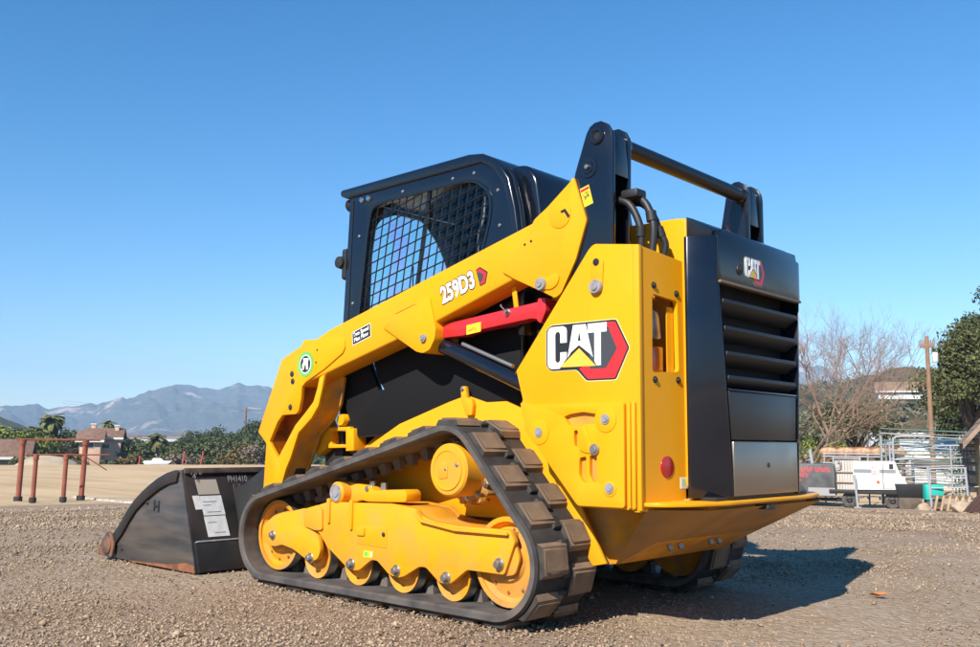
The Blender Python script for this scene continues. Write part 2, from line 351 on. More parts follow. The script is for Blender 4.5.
# ------------------------------------------------------------------ the track loader
LD = thing('track_loader', 'large yellow compact track loader with black cab, rubber tracks and front bucket', 'track loader')
def P(name, pts, y0, y1, m, s=-1, parent=LD, bev=0.004, seg=2):      # plate outlined in side view, between two |y|
    return prism(name, pts, s*y0, s*y1, m, parent, 'y', bev, seg)
def bolt(x, y, z, s=-1, r=0.012, h=0.012, parent=LD, m=None, ax='y', name='bolt'):
    d = Vector((0, s, 0)) if ax == 'y' else Vector((1, 0, 0)); p = Vector((x, y, z)); bm = bmesh.new()
    addcyl(bm, p-d*0.004, p+d*0.003, r*1.35, seg=16); addcyl(bm, p, p+d*h, r, r*0.85, seg=6)
    return finish(name, bm, m or M_steel, parent, 0.001, 1)

# ---- tracks: belt round sprocket and two idlers, staggered lugs outside, guide teeth inside
IDF = (-1.39, 0.245); IDR = (0.19, 0.250); SPK = (-0.092, 0.612)
def hull_path(circs, n=400):
    """closed belt line round circles (x, z, r), by arc length, counter-clockwise seen from -Y"""
    pts = []
    for cx, cz, r in circs: pts += [(cx+r*math.cos(t), cz+r*math.sin(t)) for t in np.linspace(0, 2*math.pi, 240, endpoint=False)]
    pts = sorted(set(pts)); 
    def half(ps):
        h = []
        for p in ps:
            while len(h) >= 2 and (h[-1][0]-h[-2][0])*(p[1]-h[-2][1])-(h[-1][1]-h[-2][1])*(p[0]-h[-2][0]) <= 0: h.pop()
            h.append(p)
        return h
    lo = half(pts); hi = half(pts[::-1]); H = np.array(lo[:-1]+hi[:-1]); H = np.vstack([H, H[:1]])
    d = np.r_[0, np.cumsum(np.hypot(*np.diff(H, axis=0).T))]; L = d[-1]; t = np.linspace(0, L, n, endpoint=False)
    q = np.stack([np.interp(t, d, H[:, 0]), np.interp(t, d, H[:, 1])], 1)
    tg = np.roll(q, -1, 0)-np.roll(q, 1, 0); tg /= np.hypot(*tg.T)[:, None]
    return q, tg, L
def lug_mesh(w, l, h):
    bm = bmesh.new(); a = l/2; b = w/2
    lo = [(-a*1.25, -b), (a*1.25, -b), (a*1.25, b), (-a*1.25, b)]; hi = [(-a*0.92, -b*0.95), (a*0.92, -b*0.95), (a*0.92, b*0.95), (-a*0.92, b*0.95)]
    A = [bm.verts.new((p[0], p[1], -0.006)) for p in lo]; B = [bm.verts.new((p[0], p[1], h)) for p in hi]
    bm.faces.new(A[::-1]); bm.faces.new(B)
    for i in range(4): bm.faces.new((A[i], A[(i+1) % 4], B[(i+1) % 4], B[i]))
    bmesh.ops.recalc_face_normals(bm, faces=bm.faces)
    bmesh.ops.bevel(bm, geom=[e for e in bm.edges if min(v.co.z for v in e.verts) > 0], offset=0.009, segments=3, affect='EDGES', clamp_overlap=True)
    for f in bm.faces: f.smooth = True
    for e in bm.edges: e.smooth = not (len(e.link_faces) != 2 or e.calc_face_angle(0) > 0.9)
    me = bpy.data.meshes.new('lug'); 
    for f in bm.faces: f.material_index = 0 if f.normal.z > 0.25 else 1
    bm.to_mesh(me); bm.free(); me.materials.append(M_lug); me.materials.append(M_rubd); return me
ME_LUG = lug_mesh(0.158, 0.108, 0.026)
def rib_mesh():
    bm = bmesh.new(); addbox(bm, -0.028, 0.028, -0.03, 0.03, -0.004, 0.016); bmesh.ops.recalc_face_normals(bm, faces=bm.faces)
    bmesh.ops.bevel(bm, geom=[e for e in bm.edges if min(v.co.z for v in e.verts) > 0], offset=0.004, segments=1, affect='EDGES'); me = bpy.data.meshes.new('link_rib'); bm.to_mesh(me); bm.free(); me.materials.append(M_rubd); return me
ME_RIB = rib_mesh()
def guide_mesh():
    bm = bmesh.new(); A = [bm.verts.new((x, y, 0.004)) for x, y in ((-.028, -.022), (.028, -.022), (.028, .022), (-.028, .022))]; B = [bm.verts.new((v.co.x*0.55, v.co.y*0.7, -0.055)) for v in A]
    bm.faces.new(A); bm.faces.new(B[::-1])
    for i in range(4): bm.faces.new((A[i], A[(i+1) % 4], B[(i+1) % 4], B[i]))
    bmesh.ops.recalc_face_normals(bm, faces=bm.faces); me = bpy.data.meshes.new('guide_tooth'); bm.to_mesh(me); bm.free(); me.materials.append(M_rub); return me
ME_GT = guide_mesh()
def build_track(s):
    q, tg, L = hull_path([(*IDF, 0.224), (*IDR, 0.229), (*SPK, 0.193)], 420)
    # the long runs sag a little between the wheels
    nrm = np.stack([tg[:, 1], -tg[:, 0]], 1)
    y0, y1 = 0.838, 0.462; th = 0.038
    prof = [(y0-0.012, 0.0), (y0, -0.008), (y0, -th+0.008), (y0-0.01, -th), (y1+0.01, -th), (y1, -th+0.008), (y1, -0.008), (y1+0.012, 0.0)]
    bm = bmesh.new(); rings = []
    for i in range(len(q)):
        rings.append([bm.verts.new((q[i, 0]+nrm[i, 0]*d, s*y, q[i, 1]+nrm[i, 1]*d)) for y, d in prof])
    n = len(rings); k = len(prof)
    for i in range(n):
        a = rings[i]; b = rings[(i+1) % n]
        for j in range(k): bm.faces.new((a[j], a[(j+1) % k], b[(j+1) % k], b[j])).material_index = 1 if j in (0, k-2, k-1) else 0
    trk = finish('track', bm, M_rub, LD, sharp=0.5); trk.data.materials.append(M_rubd)
    NL = 25
    def place(me, name, t, y, parent, off=0.0):
        f = (t % 1.0)*len(q); i = int(f) % len(q); x, z = q[i]; tx, tz = tg[i]; nx, nz = nrm[i]
        o = bpy.data.objects.new(name, me); COL.objects.link(o); o.parent = parent
        M = Matrix(((tx, 0, nx, x+nx*off), (0, 1, 0, s*y), (tz, 0, nz, z+nz*off), (0, 0, 0, 1)))
        o.matrix_local = M
    for i in range(NL):
        place(ME_LUG, 'lug', (i+0.17)/NL, 0.738, trk); place(ME_LUG, 'lug', (i+0.67)/NL, 0.557, trk)
    for i in range(48): place(ME_GT, 'guide_tooth', (i+0.2)/48, 0.65, trk, -0.036)
    for i in range(NL*2): place(ME_RIB, 'link_rib', (i*0.5+0.42)/NL, 0.652, trk)      # rubber bars linking the two lug rows
    return trk
def wheel_profile(Rr, y0, y1, hub, rim=0.02, dish=0.03):
    return [(0.0, y0-0.0), (hub, y0), (hub+0.01, y0-dish*0.5), (Rr-rim-0.015, y0-dish), (Rr-rim, y0-dish*0.3), (Rr-rim, y0+0.0), (Rr, y0), (Rr, y0-0.045), (Rr-0.03, y0-0.06), (Rr-0.03, y1+0.06), (Rr, y1+0.045), (Rr, y1), (0.0, y1)]
def build_undercarriage(s):
    for nm, c, rr in (('front_idler', IDF, 0.176), ('rear_idler', IDR, 0.180)):
        w = lathe(nm, [(r, s*y) for r, y in wheel_profile(rr, 0.742, 0.56, 0.075)], c[0], c[1], M_yeld, LD)
        for k in range(10):
            a = 2*math.pi*k/10+0.2; bolt(c[0]+0.125*math.cos(a), s*0.716, c[1]+0.125*math.sin(a), s, 0.006, 0.006, w, M_rust)
        tyre = lathe('worn_rim', [(rr+0.0015, s*0.741), (rr+0.0015, s*0.70)], c[0], c[1], M_steel, w)
    for k in range(4):
        x = -1.057+0.313*k
        rl = lathe('track_roller', [(r, s*y) for r, y in [(0, 0.742), (0.03, 0.742), (0.045, 0.725), (0.075, 0.72), (0.088, 0.738), (0.1, 0.742), (0.102, 0.69), (0.07, 0.68), (0.07, 0.62), (0.102, 0.61), (0.1, 0.56), (0, 0.56)]], x, 0.160, M_yeld, LD)
        lathe('worn_rim', [(0.1035, s*0.738), (0.1035, s*0.692)], x, 0.160, M_steel, rl)
    main = [(-1.10, 0.395), (-0.925, 0.438), (-0.75, 0.440), (-0.49, 0.449), (-0.32, 0.436), (-0.27, 0.402), (-0.18, 0.385), (-0.06, 0.378), (0.236, 0.380), (0.262, 0.335), (0.206, 0.203), (0.0, 0.203), (-0.075, 0.150), (-0.113, 0.130), (-0.165, 0.137), (-0.245, 0.190), (-0.285, 0.190), (-0.385, 0.138), (-0.43, 0.128), (-0.485, 0.138), (-0.565, 0.190), (-0.605, 0.190), (-0.69, 0.136), (-0.74, 0.130), (-0.79, 0.145), (-0.93, 0.222), (-1.0, 0.285), (-1.10, 0.305)]
    fr = P('roller_frame', rnd(main, 0.012, 3), 0.781, 0.752, M_yelu, s, bev=0.004)
    P('frame_inner_plate', main, 0.560, 0.535, M_yeld, s, fr, bev=0)
    top = [(-1.10, 0.39), (-0.925, 0.432), (-0.75, 0.434), (-0.49, 0.443), (-0.32, 0.430), (-0.27, 0.396), (-0.06, 0.372), (0.23, 0.372), (0.23, 0.30), (-0.1, 0.27), (-0.9, 0.29), (-1.05, 0.30)]
    P('frame_box', top, 0.752, 0.56, M_yeld, s, fr, bev=0.003)
    P('frame_ledge', [(-0.30, 0.428), (-0.262, 0.393), (-0.06, 0.369), (0.232, 0.372), (0.236, 0.360), (-0.06, 0.357), (-0.27, 0.381), (-0.315, 0.42)], 0.80, 0.765, M_yelu, s, fr, bev=0.004)
    yoke = [(-1.475, 0.262), (-1.462, 0.292), (-1.425, 0.318), (-1.323, 0.357), (-1.108, 0.398), (-1.104, 0.306), (-1.03, 0.284), (-0.995, 0.255), (-0.980, 0.200), (-1.0, 0.160), (-1.03, 0.148), (-1.10, 0.152), (-1.20, 0.190), (-1.30, 0.205), (-1.36, 0.190), (-1.42, 0.195), (-1.465, 0.222)]
    yk = P('front_yoke', rnd(yoke, 0.02, 3), 0.784, 0.756, M_yelu, s, bev=0.005)
    P('yoke_collar', rnd([(-1.112, 0.392), (-1.0, 0.418), (-0.965, 0.40), (-0.962, 0.30), (-1.02, 0.295), (-1.108, 0.31)], 0.012, 3), 0.793, 0.76, M_yelu, s, yk, bev=0.004)
    for i, xx in enumerate((-0.915, -0.745)):
        P('frame_rib', rnd([(xx-0.018, 0.452), (xx+0.006, 0.454), (xx+0.004, 0.335-0.02*i), (xx-0.014, 0.335-0.02*i)], 0.005, 2), 0.792, 0.77, M_yelu, s, fr, bev=0.003)
    P('access_cover', rnd([(-0.705, 0.335), (-0.50, 0.345), (-0.50, 0.25), (-0.705, 0.255)], 0.006, 2), 0.7835, 0.775, M_yelu, s, fr, bev=0.0015)
    P('frame_block', rnd([(-0.705, 0.33), (-0.65, 0.333), (-0.65, 0.295), (-0.705, 0.293)], 0.004, 2), 0.792, 0.778, M_yelu, s, fr, bev=0.003)
    P('warning_label', rnd([(-0.66, 0.228), (-0.595, 0.230), (-0.595, 0.200), (-0.66, 0.198)], 0.003, 2), 0.7822, 0.78, M_yelp, s, fr, bev=0)
    P('label_stripe', [(-0.652, 0.224), (-0.63, 0.225), (-0.63, 0.204), (-0.652, 0.203)], 0.7826, 0.78, M_green, s, fr, bev=0)
    P('label_stripe', [(-0.61, 0.226), (-0.598, 0.226), (-0.598, 0.206), (-0.61, 0.205)], 0.7826, 0.78, M_white, s, fr, bev=0)
    bolt(-0.52, s*0.784, 0.31, s, 0.008, 0.004, fr, M_ink)
    for k in range(4): bolt(-1.057+0.313*k, s*0.784, 0.160, s, 0.019, 0.022, fr)
    bolt(0.182, s*0.784, 0.243, s, 0.019, 0.022, fr); bolt(IDF[0]+0.015, s*0.786, 0.247, s, 0.017, 0.018, yk)
    # rear idler bracket
    P('rear_bracket', rnd([(0.10, 0.31), (0.25, 0.33), (0.275, 0.27), (0.25, 0.205), (0.17, 0.19), (0.10, 0.20)], 0.02, 3), 0.765, 0.748, M_yeld, s, fr, bev=0.004)
    # torsion suspension arm on top of the frame
    ta = P('suspension_arm', rnd([(-0.975, 0.505), (-0.86, 0.535), (-0.69, 0.520), (-0.66, 0.500), (-0.445, 0.512), (-0.425, 0.495), (-0.43, 0.455), (-0.70, 0.445), (-0.74, 0.452), (-0.80, 0.435), (-0.975, 0.455)], 0.014, 3), 0.735, 0.64, M_yelu, s, bev=0.006)
    lathe('torsion_axle', [(0, s*0.79), (0.042, s*0.79), (0.052, s*0.78), (0.055, s*0.75), (0.055, s*0.60)], -0.868, 0.482, M_yelu, ta)
    lathe('axle_end_plug', [(0, s*0.794), (0.02, s*0.794), (0.022, s*0.79), (0.041, s*0.792), (0.043, s*0.786)], -0.868, 0.482, M_greyp, ta, 24)
    bolt(-0.70, s*0.72, 0.505, s, 0.016, 0.02, ta); cyl('bolt', (-0.62, s*0.70, 0.50), (-0.62, s*0.70, 0.535), 0.016, M_steel, ta, seg=6); cyl('bolt', (-0.70, s*0.70, 0.51), (-0.70, s*0.70, 0.54), 0.016, M_steel, ta, seg=6)
    # final drive and sprocket
    fd = lathe('final_drive', [(r, s*y) for r, y in [(0, 0.800), (0.078, 0.800), (0.080, 0.803), (0.086, 0.803), (0.088, 0.798), (0.104, 0.797), (0.112, 0.788), (0.114, 0.70), (0.118, 0.685), (0.118, 0.66), (0.150, 0.655), (0.150, 0.60), (0.06, 0.55)]], SPK[0]-0.012, SPK[1]-0.002, M_yelu, LD, 48)
    for (u, v, r) in ((-0.02, 0.0, 0.009), (0.045, 0.02, 0.007)): bolt(SPK[0]+u, s*0.800, SPK[1]+v, s, r, 0.005, fd)
    P('cover_rib', rnd([(-0.155, 0.640), (-0.10, 0.645), (-0.10, 0.575), (-0.155, 0.570)], 0.01, 2), 0.8035, 0.795, M_yelu, s, fd, bev=0.002)
    bm = bmesh.new(); pts = []
    for k in range(17):
        a = 2*math.pi*k/17
        for da, r in ((-0.12, 0.128), (-0.055, 0.156), (0.055, 0.156), (0.12, 0.128)): pts.append((SPK[0]+r*math.cos(a+da), SPK[1]+r*math.sin(a+da)))
    extr(bm, pts, s*0.685, s*0.62, 'y'); sp = finish('sprocket', bm, mat('sprocket_paint', (0.50, 0.24, 0.04), 0.6, col2=(0.20, 0.11, 0.05), nscale=14), LD, 0.004)
    for k in range(12):
        a = 2*math.pi*k/12; bolt(SPK[0]+0.122*math.cos(a), s*0.686, SPK[1]+0.122*math.sin(a), s, 0.011, 0.012, sp)
for s in (-1, 1):
    build_track(s); build_undercarriage(s)

# ---- chassis, belly and bumper
ch = P('chassis', [(-1.22, 0.36), (-0.95, 0.26), (0.46, 0.235), (0.52, 0.245), (0.93, 0.475), (0.93, 0.50), (0.2, 0.62), (0.0, 0.80), (-1.0, 0.76), (-1.22, 0.62)], 0.43, -0.43, M_yeld, -1, bev=0.006)
for s in (-1, 1):
    P('side_skirt', [(-1.15, 0.62), (-0.74, 0.815), (-0.40, 0.915), (-0.282, 0.944), (-0.156, 0.909), (-0.036, 0.911), (0.05, 0.88), (0.30, 0.70), (0.387, 0.455), (0.505, 0.250), (0.44, 0.235), (0.30, 0.40), (-1.10, 0.38)], 0.505, 0.487, M_yel, s, bev=0.004)
    P('lift_bracket', rnd([(-0.295, 0.985), (-0.265, 0.985), (-0.255, 0.93), (-0.225, 0.925), (-0.215, 0.90), (-0.22, 0.85), (-0.26, 0.85), (-0.29, 0.92)], 0.006, 2), 0.53, 0.506, M_yel, s, bev=0.004)
    bolt(-0.281, s*0.532, 0.972, s, 0.008, 0.006, ch)
bp = []
for (x, y) in ((0.62, -0.685), (0.80, -0.685), (0.875, -0.66), (0.945, -0.54), (0.985, -0.36)): bp.append((x, y))
bp = bp+[(x, -y) for x, y in bp[::-1]]
bump = prism('rear_bumper', rnd(bp, 0.05, 4), 0.497, 0.512, M_yel, LD, 'z', 0.004)
M_bel = mat('shade_painted_underside', (0.42, 0.20, 0.035), 0.7, col2=(0.28, 0.145, 0.045), nscale=5)  # shade under the bumper painted in as a darker brown
# bevelled belly plates behind the bumper
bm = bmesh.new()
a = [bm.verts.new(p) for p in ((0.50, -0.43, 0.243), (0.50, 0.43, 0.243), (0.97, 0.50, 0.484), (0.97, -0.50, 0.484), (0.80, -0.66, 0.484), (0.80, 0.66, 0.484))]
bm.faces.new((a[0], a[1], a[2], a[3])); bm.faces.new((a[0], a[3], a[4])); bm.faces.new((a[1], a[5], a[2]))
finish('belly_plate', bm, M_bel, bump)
for y in (-0.28, -0.2, 0.05, 0.12): 
    bm = bmesh.new(); addcyl(bm, (0.66, y, 0.318), (0.668, y, 0.30), 0.012, seg=6); finish('bolt', bm, M_steel, bump)
box('bumper_stop', 0.93, 0.99, -0.06, 0.0, 0.468, 0.486, M_blkm, bump, 0.002)

# ---- lift towers
TOW = [(0.805, 1.478), (0.62, 1.508), (0.592, 1.505), (0.572, 1.49), (0.177, 1.0), (0.232, 0.905), (0.222, 0.873), (0.255, 0.78), (0.53, 0.484), (0.805, 0.484)]
def build_tower(s):
    t = P('lift_tower', TOW[:1]+rnd(TOW[1:5], 0.03, 4)[4:]+TOW[5:], 0.70, 0.68, M_yel, s, bev=0.003)
    rear = [(-0.415, 1.452), (-0.69, 1.478), (-0.69, 0.478), (-0.415, 0.50)]
    rear = [(-s*y, z) for y, z in rear]
    hole = rnd([(s*y, z) for y, z in ((0.612, 1.300), (0.452, 1.287), (0.448, 1.008), (0.617, 0.998))], 0.016, 4)
    sl = lambda d, u: d+0.08*(0.69-abs(u))      # the rear face is angled out towards the door
    rp = sheet('tower_rear_panel', rear, [hole], 0.80, 0.782, M_yel, t, 'x', f=lambda u, v, d: (sl(d, u), u, v))
    # rounded corner between side and rear
    bm = bmesh.new(); ps = arc(0.775, 0.675, 0.0255, 0, 90, 6)
    cs = [(x, s*y) for x, y in ps]+[(0.775, s*0.66), (0.76, s*0.66), (0.76, s*0.70)]
    cs = [(x, s*y) for x, y in arc(0.776, 0.676, 0.026, 0, 90, 6)]+[(0.770, s*0.685), (0.785, s*0.68)]
    bm2 = bmesh.new(); extr(bm2, cs, 0.478, 1.4785, 'z'); bm.free(); finish('corner_edge', bm2, M_yel, t)
    P('tower_inner_plate', [(0.78, 1.45), (0.62, 1.48), (0.30, 1.10), (0.30, 0.62), (0.53, 0.49), (0.78, 0.49)], 0.44, 0.425, M_yeld, s, t, bev=0)
    prism('tower_top_cap', [(0.745, s*0.452), (0.782, s*0.452), (0.782, s*0.68), (0.745, s*0.68)], 1.43, 1.455, M_yel, t, 'z', 0.003)
    box('tower_floor', 0.50, 0.782, min(s*0.43, s*0.69), max(s*0.43, s*0.69), 0.487, 0.50, M_yeld, t, 0.002)
    # lamp recess
    box('recess_back', 0.70, 0.705, min(s*0.43, s*0.66), max(s*0.43, s*0.66), 0.98, 1.32, M_yeld, t, 0)
    prism('recess_side', [(0.799, s*0.450), (0.795, s*0.492), (0.790, s*0.491), (0.794, s*0.446)], 1.0, 1.262, M_yel, t, 'z', 0)
    prism('brake_lamp', [(s*0.61, 1.10), (s*0.505, 1.105), (s*0.505, 1.0), (s*0.61, 1.0)], 0.74, 0.787, M_lens_o, t, 'x', 0.008)
    prism('reverse_lamp', [(s*0.612, 1.25), (s*0.525, 1.24), (s*0.512, 1.13), (s*0.612, 1.13)], 0.74, 0.785, M_lens_w, t, 'x', 0.01)
    for y, z in ((0.603, 1.333), (0.458, 1.316), (0.602, 0.970), (0.455, 0.975)): bolt(sl(0.801, y), s*y, z, s, 0.010, 0.008, rp, M_ink, 'x')
    # lower hinge cover
    hp = [(0.236, 0.892), (0.30, 0.883), (0.745, 0.880), (0.745, 0.492), (0.528, 0.490), (0.40, 0.630), (0.318, 0.724), (0.285, 0.752), (0.262, 0.775), (0.258, 0.81), (0.247, 0.85)]
    slot = rnd([(0.462, 0.830), (0.487, 0.797), (0.545, 0.790), (0.560, 0.800), (0.622, 0.803), (0.634, 0.822), (0.630, 0.838), (0.556, 0.848), (0.49, 0.84)], 0.008, 3)
    l1 = rnd([(0.538, 0.672), (0.572, 0.678), (0.568, 0.60), (0.578, 0.575), (0.556, 0.578), (0.536, 0.605)], 0.01, 3)
    l2 = rnd([(0.586, 0.682), (0.622, 0.688), (0.618, 0.61), (0.628, 0.582), (0.604, 0.578), (0.586, 0.605)], 0.01, 3)
    l3 = rnd([(0.512, 0.776), (0.530, 0.778), (0.534, 0.712), (0.514, 0.716)], 0.006, 2)
    c = sheet('hinge_cover', rnd(hp, 0.012, 3), [slot, l1, l2, l3], s*0.722, s*0.7005, M_yel, t, 'y', 0.0025)
    P('recess_liner', [(0.45, 0.86), (0.65, 0.86), (0.65, 0.56), (0.5, 0.56)], 0.7035, 0.7015, M_yeld, s, t, bev=0)
    for x0, x1 in ((0.752, 0.768), (0.773, 0.789)): P('cover_strip', [(x0, 0.880), (x1, 0.880), (x1, 0.490), (x0, 0.490)], 0.716, 0.701, M_yel, s, t, bev=0.003)
    for (x, z, r) in ((0.663, 0.818, 0.050), (0.337, 0.769, 0.050), (0.68, 0.560, 0.030)):
        P('round_boss', arc(x, z, r, 0, 360, 24)[:-1], 0.7255, 0.720, M_yel, s, t, bev=0.002)
        bolt(x, s*0.726, z, s, 0.015, 0.006, t, M_greyp)
    P('hook_plate', rnd([(0.568, 0.792), (0.60, 0.725), (0.628, 0.70), (0.628, 0.685), (0.572, 0.690), (0.54, 0.70), (0.538, 0.745), (0.55, 0.79)], 0.008, 2), 0.728, 0.715, M_yel, s, t, bev=0.004)
    bolt(0.613, s*0.728, 0.704, s, 0.016, 0.01, t)
    # keyhole plate and pin
    P('pin_keeper', rnd([(0.598, 1.455), (0.628, 1.455), (0.645, 1.435), (0.640, 1.34), (0.625, 1.305), (0.595, 1.305), (0.585, 1.34), (0.582, 1.42)], 0.016, 4), 0.706, 0.699, M_yel, s, t, bev=0.003)
    bolt(0.611, s*0.706, 1.433, s, 0.011, 0.005, t, M_ink)
    lathe('pivot_pin', [(0, s*0.725), (0.014, s*0.725), (0.016, s*0.72), (0.026, s*0.72), (0.029, s*0.715), (0.029, s*0.70)], 0.611, 1.334, M_greyp, t, 24)
    if s < 0:
        prism('reflector', arc(-0.535, 0.641, 0.041, 0, 360, 28)[:-1], 0.798, 0.8035, M_lens_r, t, 'x', 0.001, f=lambda u, v, d: (sl(d, u), u, v))
        prism('green_white_label', [(-0.452, 0.600), (-0.405, 0.600), (-0.405, 0.557), (-0.452, 0.557)], 0.799, 0.8012, M_white, t, 'x', 0, f=lambda u, v, d: (sl(d, u), u, v))
        prism('label_print', [(-0.445, 0.594), (-0.415, 0.594), (-0.415, 0.563), (-0.445, 0.563)], 0.800, 0.8016, mat('pale_green_print', (0.35, 0.62, 0.30), 0.5, col2=(0.75, 0.78, 0.7), nscale=90), t, 'x', 0, f=lambda u, v, d: (sl(d, u), u, v))
    return t
TL = build_tower(-1); build_tower(1).location.x = -0.05

# ---- maker's emblem: letters, triangle and hexagon
def emblem(f, parent, k=1.0, hexa=True):
    """f(u, v, d): u 0..1 across the three letters, v 0..1 their height, d height above surface (m)"""
    def pr(name, pts, d0, d1, m): return prism(name, pts, d0, d1, m, parent, bev=0, f=f)
    t = 0.0009*k
    hexo = [(0.95, 1.03), (1.14, 1.03), (1.345, 0.38), (1.135, -0.30), (0.665, -0.30), (0.50, -0.03), (0.6, 0.3)]
    pr('emblem_border', rnd([(-0.038, 0.1), (-0.038, 0.92), (0.06, 1.05), (1.15, 1.05), (1.362, 0.38), (1.146, -0.325), (0.655, -0.325), (0.494, -0.053), (0.05, -0.053)], 0.05, 4), -t, t, M_pale)
    pr('emblem_ground', rnd([(-0.03, 0.1), (-0.03, 0.92), (0.06, 1.035), (1.145, 1.035), (1.35, 0.38), (1.138, -0.305), (0.662, -0.305), (0.50, -0.04), (0.05, -0.04)], 0.045, 4), -t, 2*t, M_ink)
    pr('emblem_hexagon', rnd([(0.92, 0.99), (1.13, 0.99), (1.325, 0.38), (1.125, -0.27), (0.685, -0.27), (0.54, -0.02), (0.75, 0.1)], 0.03, 3), -t, 3*t, M_redp)
    pr('emblem_hexagon_centre', rnd([(0.93, 0.91), (1.02, 0.90), (1.16, 0.38), (0.98, -0.04), (0.72, -0.04), (0.70, 0.9)], 0.02, 3), -t, 4*t, M_inkg)
    C_ = [(0.0, 0.13), (0.0, 0.87), (0.02, 0.94), (0.07, 0.99), (0.27, 0.99), (0.32, 0.95), (0.335, 0.88), (0.335, 0.60), (0.225, 0.60), (0.225, 0.80), (0.21, 0.85), (0.18, 0.87), (0.15, 0.85), (0.135, 0.80), (0.135, 0.20), (0.15, 0.16), (0.18, 0.14), (0.21, 0.16), (0.225, 0.20), (0.225, 0.38), (0.335, 0.38), (0.335, 0.24), (0.215, 0.0), (0.07, 0.0), (0.02, 0.05)]
    A_ = [(0.350, 0.24), (0.445, 0.99), (0.655, 0.99), (0.775, 0.22), (0.735, 0.29), (0.545, 0.52), (0.41, 0.37)]
    T_ = [(0.69, 0.99), (1.0, 0.99), (1.0, 0.78), (0.905, 0.78), (0.905, 0.03), (0.835, 0.03), (0.80, 0.13), (0.80, 0.78), (0.69, 0.78)]
    pr('letter', C_, -t, 5*t, M_white); pr('letter', A_, -t, 5*t, M_white); pr('letter', T_, -t, 5*t, M_white)
    pr('letter_counter', [(0.528, 0.62), (0.550, 0.84), (0.575, 0.62)], -t, 6*t, M_ink)
    pr('emblem_triangle', [(0.215, 0.03), (0.545, 0.445), (0.825, 0.02)], -t, 5*t, M_tri)
emblem(lambda u, v, d: (0.366+u*0.292, -0.7003-d, 1.022+v*0.172-(u*0.0)), TL)

